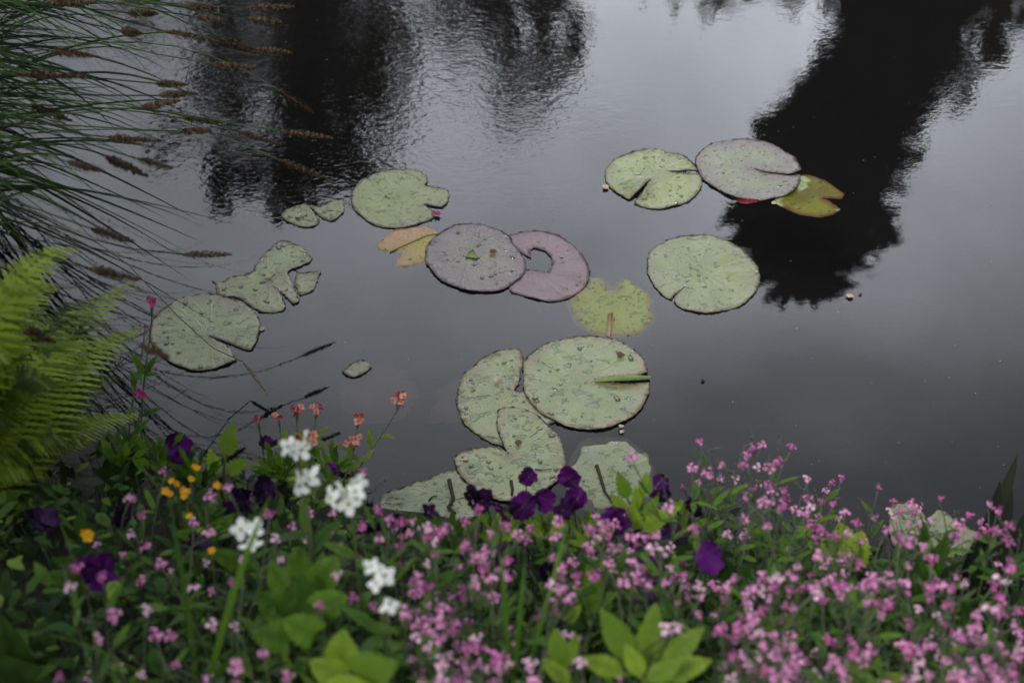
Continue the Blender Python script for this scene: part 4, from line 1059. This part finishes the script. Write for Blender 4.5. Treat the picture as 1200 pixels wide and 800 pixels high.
# ---------------------------------------------------------------- fern
def build_fern():
    b = on_bank(-30, 610, 0.02); base = Vector((b.x, b.y, gz(b.x, b.y)))
    o = empty('fern', base); tag(o, 'bright green fern with arching feathery fronds under the sedge', 'fern')
    fr = [(160,329,.34,.085,.12),(167,384,.36,.085,.1),(166,486,.26,.07,.1),(92,293,.66,.075,.12),(70,335,.55,.09,.15),(112,520,.36,.075,.12),(75,455,.52,.085,.15),(140,440,.34,.08,.1),
          (25,330,.60,.09,.12),(-40,380,.5,.09,.1),(60,560,.36,.07,.12),(30,500,.5,.085,.15),(15,420,.62,.09,.12),(110,400,.42,.085,.12),(20,590,.3,.07,.08),(-60,480,.5,.08,.1),(90,590,.25,.06,.08),(120,350,.40,.08,.15)]
    fr += [(rnd.uniform(-50, 105), rnd.uniform(400, 610), rnd.uniform(.2, .45), .08, .12) for _ in range(8)]
    for (tx, ty, tz, pl, arch) in fr:
        tip = at(tx, ty, tz) - base
        start = Vector((rnd.gauss(0, .02), rnd.gauss(0, .02), 0))
        hor = Vector((tip.x, tip.y, 0))
        path = bez(start, start + hor * .12 + Vector((0, 0, max(tip.z, .2) * .8)), tip - hor * .35 + Vector((0, 0, arch)), tip, 30)
        ft = .75 if ty < 340 or tx > 140 else rnd.choice([.0, .1, .25, .5, .7])  # shade within the fern put into the tint: outer fronds bright, inner ones darker
        mb = MB(); mb.tint = ft; tube(mb, path, .0022, .0006, 5)
        L = sum((a - c).length for a, c in zip(path, path[1:]))
        n = 32
        for k in range(n):
            t = .14 + .82 * k / (n - 1)
            x = t * 30; i = min(int(x), 29); p = path[i].lerp(path[i+1], x - i)
            d, s, u = frame_of(path[i+1] - path[i])
            l = pl * (math.sin(min(1, t / .42) * PI/2)**.8) * (1 - max(0, (t - .38) / .62)**1.3) + .005
            for sg in (-1, 1):
                pd = (s * sg + d * .5 + u * .04).normalized()
                mb.tint = min(1, max(0, ft + .2 * rnd.gauss(0, 1)))
                # pinna with lobed edge: a rachis strip and small lobes
                m = max(4, int(l / .0065)); w0 = .0050 + l * .034
                pn = pd.cross(d); pn = pn.normalized() if pn.length > .1 else u
                side = pd.cross(pn).normalized()
                prev = None
                for q in range(m + 1):
                    f = q / m; w = w0 * (1 - f**1.6) * (1.0 if q % 2 else .42) + .0006
                    c = p + pd * (l * f) - Vector((0, 0, .22 * l * f * f)) + pn * 0.0
                    row = (mb.vert(c - side * w + pd * .002), mb.vert(c + Vector((0, 0, .001))), mb.vert(c + side * w + pd * .002))
                    if prev: mb.face(prev[0], prev[1], row[1], row[0]); mb.face(prev[1], prev[2], row[2], row[1])
                    prev = row
        mb.build('frond', M['fern'], o)
build_fern()

# ---------------------------------------------------------------- sedge
def spike_mesh(seed):
    rs = random.Random(seed); mb = MB(); n = 190
    tube(mb, [Vector((0, 0, 0)), Vector((.5, 0, 0)), Vector((.97, 0, 0))], .012, .006, 5)
    for i in range(n):
        t = i / n
        r = (.042 + .014 * math.sin(t * 23 + seed)**2) * (math.sin(min(1, t * 3 + .25) * PI/2)) * (1 - t**3 * .8)
        for k in range(2):
            a = rs.uniform(0, 6.28); mb.tint = rs.random()
            d = Vector((.9, math.cos(a) * .75, math.sin(a) * .75)).normalized(); s = Vector((0, -math.sin(a), math.cos(a)))
            c = Vector((t, math.cos(a) * r * .35, math.sin(a) * r * .35)); L = r * rs.uniform(.7, 1.25)
            b = [mb.vert(c - s * .009), mb.vert(c + s * .009), mb.vert(c + d * L * .6 + s * .007), mb.vert(c + d * L), mb.vert(c + d * L * .6 - s * .007)]
            mb.face(*b)
    t = mb.build('flower_spike', M['spike']); me = t.data; bpy.data.objects.remove(t); return me
SPK = [spike_mesh(s) for s in range(5)]
SPIKES = [(289,9,343,8,.16),(291,22,328,26,.2),(216,7,253,8,.25),(195,37,255,49,.35),(259,45,300,62,.26),(300,58,341,62,.22),(249,75,298,80,.28),(182,98,217,99,.3),(187,112,229,109,.3),(165,126,210,118,.32),
 (216,139,259,144,.2),(212,154,246,153,.22),(127,161,182,165,.38),(328,107,366,131,.2),(330,154,388,161,.18),(279,154,328,169,.2),(326,187,381,208,.16),(124,184,172,206,.4),(161,186,202,197,.36),(107,268,156,283,.4),
 (215,298,270,298,.2),(22,86,98,90,.8),(37,124,82,141,.7),(142,36,165,39,.3),(56,4,112,3,.4),(150,15,184,16,.3),(105,315,162,327,.45),(165,404,198,419,.5),(30,386,63,401,.75),(60,60,110,66,.5),(80,190,120,200,.5),(230,20,262,24,.3)]
def sedge(base, spikes, tips, label):
    base = Vector((base[0], base[1], max(0, gz(base[0], base[1]))))
    o = empty('sedge_clump', base); tag(o, label, 'sedge', 'sedge clumps overhanging the pond')
    for (x0, y0, x1, y1, z) in spikes:
        z += .36 if z < .6 else 0
        a = at(x0, y0, z + .02) - base; b = at(x1, y1, z) - base
        d = (b - a).normalized(); ln = (b - a).length
        s = Vector((rnd.gauss(0, .06), rnd.gauss(0, .08), 0))
        dist = (a - s).length
        path = bez(s, s + Vector((dist * .2, 0, dist * rnd.uniform(.25, .45))), a - d * dist * .4 + Vector((0, 0, .03)), a, 16)
        mb = MB(); mb.tint = rnd.random(); tube(mb, path, .0019, .0012, 5); st = mb.build('flower_stalk', M['grass'], o)
        f = link('flower_spike', rnd.choice(SPK), st); f.location = a
        f.rotation_mode = 'QUATERNION'; f.rotation_quaternion = d.to_track_quat('X', 'Z') @ Matrix.Rotation(rnd.uniform(0, 6.28), 3, 'X').to_quaternion()
        th = .19 if x0 > 150 else .22
        f.scale = (ln * 1.04, th, th)
    for (x, y, z, up) in tips:
        tip = at(x, y, z) - base
        s = Vector((rnd.gauss(0, .08), rnd.gauss(0, .12), 0))
        dist = (tip - s).length; hor = Vector((tip.x - s.x, tip.y - s.y, 0))
        path = bez(s, s + hor * .15 + Vector((0, 0, dist * up)), tip - hor * .3 + Vector((0, 0, dist * up * .45)), tip, 18)
        mb = MB(); mb.tint = rnd.random()**3 if z > .3 else rnd.random()**1.6; strip(mb, path, rnd.uniform(.0055, .0118), side=Vector((.2, 1, .5)), vee=.25)
        mb.build('blade', M['grass'], o)
    return o
tipsD = [(rnd.uniform(10, 150), rnd.uniform(-20, 260), rnd.uniform(.35, .75), rnd.uniform(.1, .45)) for _ in range(96)]
tipsA = [(rnd.uniform(60, 300), rnd.uniform(-30, 170), rnd.uniform(.38, .7), rnd.uniform(.15, .4)) for _ in range(52)]
tipsB = [(286,266,.12,.45),(237,284,.10,.5),(228,300,.06,.6),(196,257,.2,.4),(240,262,.12,.45),(270,390,.02,.7),(225,330,.02,.7)]
tipsB += [(60 + 190 * rnd.random()**1.3, rnd.uniform(100, 345), rnd.uniform(.25, .6), rnd.uniform(.2, .5)) for _ in range(52)]
sedge((-1.62, 3.0), [s for s in SPIKES if s[1] < 100 and s[4] < .6], tipsA, 'far sedge clump with brown flower spikes over the tree reflection')
sedge((-1.52, 2.35), [s for s in SPIKES if s[1] >= 100 and s[4] < .6], tipsB, 'nearer sedge clump arching down behind the fern towards the slit pad')
sedge((-1.25, 1.75), [s for s in SPIKES if s[4] >= .6], [(rnd.uniform(0, 110), rnd.uniform(60, 330), rnd.uniform(.5, .9), rnd.uniform(.3, .6)) for _ in range(22)], 'closest sedge clump with blurred brown spikes above the fern')
sedge((-1.75, 2.65), [], tipsD, 'dense dark sedge tuft rooted at the bank edge between spiked clumps')
# one dry seed stalk bent across the pad
b0 = at(0, 225, .45)
o = empty('dry_grass_stalk', Vector((-1.45, 2.2, gz(-1.45, 2.2)))); tag(o, 'dry straw-coloured grass stalk bent across the slit pad to the water', 'grass stalk')
P = [at(x, y, z) - o.location for x, y, z in ((70,235,.5),(150,310,.34),(210,372,.2),(250,408,.11),(285,424,.06))]
path = bez(Vector((0, 0, 0)), P[0] * .6, P[0] + Vector((-.05, 0, .05)), P[1], 10)[:-1] + P[1:]
mb = MB(); mb.tint = .9; tube(mb, path, .0017, .001, 5); mb.build('stalk', M['stem'], o)
a = P[-1]; d = (at(314, 462, .03) - o.location) - a
f = SPK[1].copy(); f.materials.clear(); f.materials.append(M['straw'])
f = link('seed_head', f, o); f.location = a; f.rotation_mode = 'QUATERNION'; f.rotation_quaternion = d.to_track_quat('X', 'Z'); f.scale = (d.length, .09, .09)

# ---------------------------------------------------------------- undergrowth: small leaves nobody could count
def undergrowth():
    mb = MB()
    xs_ = [-60, 0, 150, 250, 330, 430, 520, 600, 700, 800, 850, 950, 1050, 1140, 1260]
    ys_ = [560, 560, 520, 525, 560, 598, 618, 605, 605, 612, 608, 622, 636, 655, 690]
    count = 0
    while count < 7800:
        px = rnd.uniform(-60, 1260); top = np.interp(px, xs_, ys_)
        py = top + (880 - top) * rnd.random()**.85
        h = rnd.uniform(.02, .20) * (.55 if py < top + 30 else 1)
        p = on_bank(px, py, h)
        if p.z < .01: continue
        if px < 300 and py > 610 and rnd.random() < .5: continue
        count += 1
        k = rnd.random()
        mb.cur = 0 if k < .62 else (1 if k < .93 else 2)
        mb.tint = rnd.random()**1.7
        a = rnd.uniform(0, 6.28)
        L_ = rnd.uniform(.010, .036) if rnd.random() < .8 else rnd.uniform(.03, .05); W_ = L_ * rnd.uniform(.22, .5)
        if px > 520 and rnd.random() < .5: L_ *= .7; W_ = L_ * .2
        leaf(mb, p, Vector((math.cos(a), math.sin(a), rnd.uniform(.1, 1.1))), Vector((0, 0, 1)), L_, W_, rnd.uniform(.2, .9), rnd.choice(['lance', 'ovate', 'lance']), 4)
        if rnd.random() < .5:
            g = gz(p.x, p.y); mb.cur = 3
            tube(mb, [Vector((p.x + rnd.gauss(0, .01), p.y + rnd.gauss(0, .01), g)), p.lerp(Vector((p.x, p.y, g)), .4), p], .0011, .0008, 4, cap=False)
    for _ in range(3600):   # the bank goes on beyond the flowers
        x = rnd.uniform(1.15, 2.7) if rnd.random() < .7 else rnd.uniform(-2.6, -1.15)
        y = float(np.interp(x, SX, SY)) - .02 - 1.2 * rnd.random()**1.2
        p = Vector((x, y, gz(x, y) + rnd.uniform(.01, .16)))
        mb.cur = 0 if rnd.random() < .7 else 1; mb.tint = rnd.random()**1.5; a = rnd.uniform(0, 6.28); L_ = rnd.uniform(.03, .08)
        leaf(mb, p, Vector((math.cos(a), math.sin(a), rnd.uniform(.1, 1.1))), Vector((0, 0, 1)), L_, L_ * rnd.uniform(.25, .5), rnd.uniform(.2, .9), rnd.choice(['lance', 'ovate']), 4)
    tag(mb.build('undergrowth', [M['leaf_dark'], M['leaf_mid'], M['leaf_bright'], M['stem']]), kind='stuff')
undergrowth()

# ---------------------------------------------------------------- trees across the pond (seen in the water), then an unseen one added for shade
def tree(name, label, group, foot, top, blobs, leafmat, leaf_size, trunk_r, limbs=8, elong=1.0, hang=0.0, clump=26, loose=.16, fronds=()):
    base = Vector((foot[0], foot[1], gz(foot[0], foot[1]) - .05))
    o = empty(name, base); tag(o, label, 'tree', group)
    T = Vector(top) - base
    mb = MB(); path = bez(Vector((0, 0, 0)), Vector((T.x * .15, T.y * .2, T.z * .35)), Vector((T.x * .6, T.y * .6, T.z * .7)), T, 16)
    tube(mb, path, trunk_r, trunk_r * .12, 10); mb.build('trunk', M['bark'], o)
    for k in range(limbs):
        c, r, *_ = blobs[k % len(blobs)]
        c = Vector(c) - base
        i = min(15, max(2, int(16 * min(.95, max(.15, (c.z - .5 * abs(c.x - path[8].x)) / T.z)) * .9)))
        s = path[i]; mb = MB(); tube(mb, bez(s, s.lerp(c, .3) + Vector((0, 0, .2)), s.lerp(c, .7) + Vector((0, 0, .1)), c, 8), trunk_r * .3, trunk_r * .05, 6); mb.build('limb', M['bark'], o)
    V = []; Fc = []; Tn = []
    for (c, r, n, *rest) in blobs:
        c = np.array(Vector(c) - base); rad = np.array(r if hasattr(r, '__len__') else (r, r, r), float)
        ncl = max(5, n // clump)
        cc = nrs.normal(size=(ncl, 3)); cc /= np.linalg.norm(cc, axis=1, keepdims=True); cc *= nrs.uniform(.25, 1, (ncl, 1))**.5
        idx = nrs.randint(0, ncl, n)
        P = cc[idx] + nrs.normal(size=(n, 3)) * loose
        P = c + P * rad
        P[:, 2] -= hang * nrs.exponential(1, n) * .3
        u = nrs.normal(size=(n, 3)); u[:, 2] -= hang * 1.2; u /= np.linalg.norm(u, axis=1, keepdims=True)
        w = np.cross(u, nrs.normal(size=(n, 3))); w /= np.linalg.norm(w, axis=1, keepdims=True)
        sz = leaf_size * nrs.uniform(.6, 1.4, (n, 1))
        a = u * sz * elong; b = w * sz * .45
        q = np.stack([P - a, P + b * .9 - a * .1, P + a, P - b * .9 - a * .1], 1).reshape(-1, 3)
        off = sum(len(x) for x in V)
        V.append(q); k = np.arange(n) * 4 + off
        Fc.append(np.stack([k, k+1, k+2, k+3], 1)); Tn.append(np.repeat(nrs.rand(n), 4))
    for tip in fronds:   # long drooping-tipped sprays that feather the outline
        tip = np.array(Vector(tip) - base); ax_ = np.array([T.x * .97 - .1, T.y, tip[2] - nrs.uniform(.5, .9)]); n = 150
        t_ = nrs.rand(n, 1)**.7; P = ax_ + (tip - ax_) * t_ + nrs.normal(size=(n, 3)) * (.13 * (1.05 - t_)); P[:, 2] += .12 * np.sin(t_[:, 0] * 3)
        u = (tip - ax_) / np.linalg.norm(tip - ax_) + nrs.normal(size=(n, 3)) * .35; u /= np.linalg.norm(u, axis=1, keepdims=True)
        w = np.cross(u, nrs.normal(size=(n, 3))); w /= np.linalg.norm(w, axis=1, keepdims=True); sz = leaf_size * nrs.uniform(.5, 1.1, (n, 1))
        a = u * sz * 1.6; b = w * sz * .35
        off = sum(len(x) for x in V); V.append(np.stack([P - a, P + b, P + a, P - b], 1).reshape(-1, 3)); k = np.arange(n) * 4 + off
        Fc.append(np.stack([k, k+1, k+2, k+3], 1)); Tn.append(np.repeat(nrs.rand(n), 4))
    V = np.concatenate(V); Fc = np.concatenate(Fc); Tn = np.concatenate(Tn)
    mb = MB(); mb.v = V.tolist(); mb.f = [tuple(x) for x in Fc.tolist()]; mb.m = [0] * len(mb.f); mb.t = Tn.tolist()
    mb.build('crown', leafmat, o, smooth=False)
    return o

def blob(px, py, D, rpx, n, squash=1.0, dd=0.6):
    c = mirrored(px, py, D + rnd.uniform(-dd, dd))
    k = math.hypot(D, c.z + 2.2) / FPX
    return (c, (rpx * k, rpx * k, rpx * k * squash), n)
D1 = 12.0
t1 = [blob(*b) for b in [(400,60,D1,70,1700),(360,140,D1,62,1500),(420,170,D1,55,1100),(310,190,D1,55,900),(260,205,D1,42,520),(370,222,D1,38,560),(440,215,D1,32,380),(320,100,D1,65,1100),(260,120,D1,55,650),(230,60,D1,60,650),(460,100,D1,48,560),(300,20,D1,65,1100),(480,40,D1,48,480),(210,170,D1,40,330),(330,238,D1,26,220),
    (380,-60,D1,90,1500),(280,-80,D1,90,1200),(470,-90,D1,90,1200),(200,-40,D1,80,800),(380,-220,D1,120,1500),(260,-260,D1,120,1200),(500,-260,D1,120,1200)]]
f1 = mirrored(380, -40, D1)
t1 = [(c, r, int(n * .46)) for i, (c, r, n) in enumerate(t1)]
t1 += [blob(x, y, D1, 30, 150) for x, y in ((395,-20),(392,20),(388,60),(385,100),(382,140),(380,175),(405,80),(370,30),(420,130),(410,190),(350,60))]
tree('broadleaf_tree', 'large dark leafy tree mirrored behind the sedge spikes', 'trees mirrored in the pond', (f1.x, D1), mirrored(385, 190, D1), t1, M['tree_leaf'], .095, .30, limbs=24, clump=60, loose=.13)
D2 = 13.0
t2 = [blob(*b) for b in [(590,30,D2,42,420),(620,80,D2,36,330),(590,110,D2,30,240),(640,40,D2,38,280),(665,60,D2,26,130),(570,60,D2,38,330),(600,150,D2,18,85),(560,10,D2,48,420),(645,95,D2,22,100),(630,130,D2,16,50),(680,25,D2,22,70),(530,50,D2,28,110),
    (590,-50,D2,90,900),(650,-70,D2,80,700),(520,-70,D2,70,600),(600,-200,D2,130,1400),(680,-220,D2,100,800)]]
f2 = mirrored(600, -40, D2)
t2 = [(c, r, int(n * .55)) for c, r, n in t2]
tree('broadleaf_tree', 'slender drooping tree with see-through foliage mirrored in the middle of the pond', 'trees mirrored in the pond', (f2.x, D2), mirrored(598, 120, D2), t2, M['tree_leaf'], .08, .14, limbs=14, elong=1.3, hang=.2, clump=34, loose=.14)
D3 = 14.0
t3 = [blob(*b) for b in [(1062,0,D3,78,3000),(1048,60,D3,76,2800),(1020,110,D3,76,2800),(990,160,D3,80,2800),(965,210,D3,82,2800),(950,250,D3,80,2600),(955,285,D3,50,1400),(940,312,D3,28,420),(975,305,D3,28,420),(905,290,D3,20,160),(875,265,D3,20,150),(915,160,D3,30,380),(1020,270,D3,32,420),
    (1080,-80,D3,110,3000),(1110,-180,D3,130,3000),(1140,-320,D3,150,3200)]]
f3 = mirrored(1075, -40, D3)
t3 = [(c, tuple(x * .88 for x in r), int(n * .62)) for c, r, n in t3]
tree('conifer_tree', 'tall nearly black conifer mirrored behind the tilted speckled pad', 'trees mirrored in the pond', (f3.x + .2, D3), mirrored(945, 300, D3), t3, M['conifer'], .10, .28, limbs=10, elong=1.7, fronds=[mirrored(x, y, D3 + rnd.uniform(-.3, .3)) for x, y in ((880,332),(900,350),(918,354),(940,352),(958,356),(985,345),(1003,334),(1020,312),(1036,288),(850,285),(846,258),(866,312),(893,165),(898,148),(915,138),(935,100),(1062,220),(1070,180),(1050,250),(925,345),(970,350),(890,318),(858,240))])
t4 = [blob(*b) for b in [(1150,20,D3,38,260),(1165,60,D3,28,150),(1150,95,D3,26,120),(1130,130,D3,18,70),(1180,0,D3,36,220),(1200,-60,D3,80,800),(1260,-120,D3,110,900),(1240,-260,D3,140,1200)]]
f4 = mirrored(1210, -40, D3 - 1)
t4 = [(c, r, int(n * .8)) for c, r, n in t4]
tree('broadleaf_tree', 'sparse leafy tree mirrored beside the black conifer', 'trees mirrored in the pond', (f4.x, D3 - 1), mirrored(1170, 20, D3 - 1), t4, M['tree_leaf'], .08, .14, limbs=6, hang=.3)
t5 = [blob(*b) for b in [(850,-4,D3,32,170),(900,-6,D3,36,220),(945,0,D3,30,160),(830,-30,D3,50,300),(900,-60,D3,80,800),(820,-120,D3,100,900),(880,-260,D3,130,1300)]]
f5 = mirrored(860, -60, D3 + 1)
t5 = [(c, tuple(x * 1.15 for x in r), int(n * .5)) for c, r, n in t5]
tree('broadleaf_tree', 'tree whose lowest-mirrored twigs only brush the top edge by the conifer', 'trees mirrored in the pond', (f5.x, D3 + 1), mirrored(880, -5, D3 + 1), t5, M['tree_leaf'], .08, .15, limbs=6, hang=.3)

tree('broadleaf_tree', 'unseen leafy tree added behind the viewer to shade the fern corner of the bank', None, (-3.2, -0.6), (-2.2, 0.0, 4.6),
     [((-2.12, -0.25, 2.65), (.5, .55, .35), 1900), ((-2.6, 0.1, 2.8), (.5, .5, .35), 1300), ((-2.85, -0.6, 3.5), (.65, .7, .5), 2000), ((-2.9, 0.0, 3.7), (1.0, .9, .6), 2200), ((-2.9, -1.2, 4.0), (1.1, 1.0, .7), 2200), ((-3.4, -0.4, 4.4), (1.3, 1.2, .8), 2200)], M['tree_leaf'], .085, .16, limbs=5)  # out of view, added only to cast shade on the bank corner

# ---------------------------------------------------------------- sky, light, camera
def world():
    w = bpy.data.worlds.new('World'); SC.world = w; w.use_nodes = True
    nt = w.node_tree; nt.nodes.clear(); L = nt.links
    out = nt.nodes.new('ShaderNodeOutputWorld')
    sky = nt.nodes.new('ShaderNodeTexSky'); sky.sky_type = 'NISHITA'; sky.sun_disc = False
    sky.sun_elevation = math.radians(52); sky.sun_rotation = math.radians(215)
    sky.air_density = 1.0; sky.dust_density = 3.0
    tc = nt.nodes.new('ShaderNodeTexCoord')
    n1 = N(nt, 'ShaderNodeTexNoise', Scale=2.6, Detail=6, Roughness=0.55); n1.inputs['Distortion'].default_value = 0.3
    mp = N(nt, 'ShaderNodeMapping'); mp.inputs['Scale'].default_value = (1, 1, 1.6); L.new(tc.outputs['Generated'], mp.inputs[0]); L.new(mp.outputs[0], n1.inputs['Vector'])
    hs = nt.nodes.new('ShaderNodeHueSaturation'); hs.inputs['Saturation'].default_value = 0.35; L.new(sky.outputs[0], hs.inputs['Color'])
    mott = smooth(nt, n1.outputs['Fac'], 0.30, 0.72)
    cl = mixc(nt, mott, (2.15, 2.3, 2.7), (3.9, 4.05, 4.45))
    def lobe(px, py, k):
        r = ray(px, py).normalized(); d = Vector((r.x, r.y, -r.z))
        dot = nt.nodes.new('ShaderNodeVectorMath'); dot.operation = 'DOT_PRODUCT'; L.new(tc.outputs['Generated'], dot.inputs[0]); dot.inputs[1].default_value = d
        return mth(nt, 'POWER', mth(nt, 'MAXIMUM', dot.outputs['Value'], 0.0), k)
    # the cloud is thin and bright above the far bank
    glow = mth(nt, 'MULTIPLY', lobe(760, -40, 30), 1.0)
    glow = mth(nt, 'ADD', glow, mth(nt, 'MULTIPLY', lobe(1180, 170, 70), 0.32))
    glow = mth(nt, 'ADD', glow, mth(nt, 'MULTIPLY', lobe(170, 260, 60), 0.30))
    glow = mth(nt, 'MULTIPLY', glow, mth(nt, 'ADD', 0.62, mth(nt, 'MULTIPLY', mott, 0.66)))
    gm = nt.nodes.new('ShaderNodeVectorMath'); gm.operation = 'SCALE'; gm.inputs[0].default_value = (43.0, 45.6, 50.0); L.new(glow, gm.inputs['Scale'])
    ga = nt.nodes.new('ShaderNodeVectorMath'); ga.operation = 'ADD'; L.new(cl, ga.inputs[0]); L.new(gm.outputs[0], ga.inputs[1])
    cl = ga.outputs[0]
    col = mixc(nt, 0.88, hs.outputs['Color'], cl)
    bg = nt.nodes.new('ShaderNodeBackground'); bg.inputs['Strength'].default_value = 0.10
    L.new(col, bg.inputs[0]); L.new(bg.outputs[0], out.inputs[0])
world()
sun = bpy.data.lights.new('sun', 'SUN'); sun.energy = 1.5; sun.angle = math.radians(14); sun.color = (1, .97, .92)
so = bpy.data.objects.new('sun', sun); COL.objects.link(so)
el, az = math.radians(52), math.radians(215)   # from behind the camera, to its left
sd = Vector((math.sin(az) * math.cos(el), math.cos(az) * math.cos(el), math.sin(el)))
so.rotation_mode = 'QUATERNION'; so.rotation_quaternion = sd.to_track_quat('Z', 'Y')

cam = bpy.data.cameras.new('camera'); co = bpy.data.objects.new('camera', cam); COL.objects.link(co)
co.location = CAM; co.rotation_euler = (PITCH, 0, 0)
cam.lens = 50; cam.sensor_width = 36; cam.clip_end = 1000; cam.clip_start = .05
cam.dof.use_dof = True; cam.dof.focus_distance = 3.05; cam.dof.aperture_fstop = 3.2
SC.camera = co
SC.view_settings.view_transform = 'Standard'; SC.view_settings.look = 'None'; SC.view_settings.exposure = 0.84; SC.view_settings.gamma = 1
SC.view_settings.use_curve_mapping = False
SC.cycles.max_bounces = 6; SC.cycles.transparent_max_bounces = 8
SC.cycles.use_denoising = True
for o in bpy.data.objects:
    if '_c' in o: del o['_c']
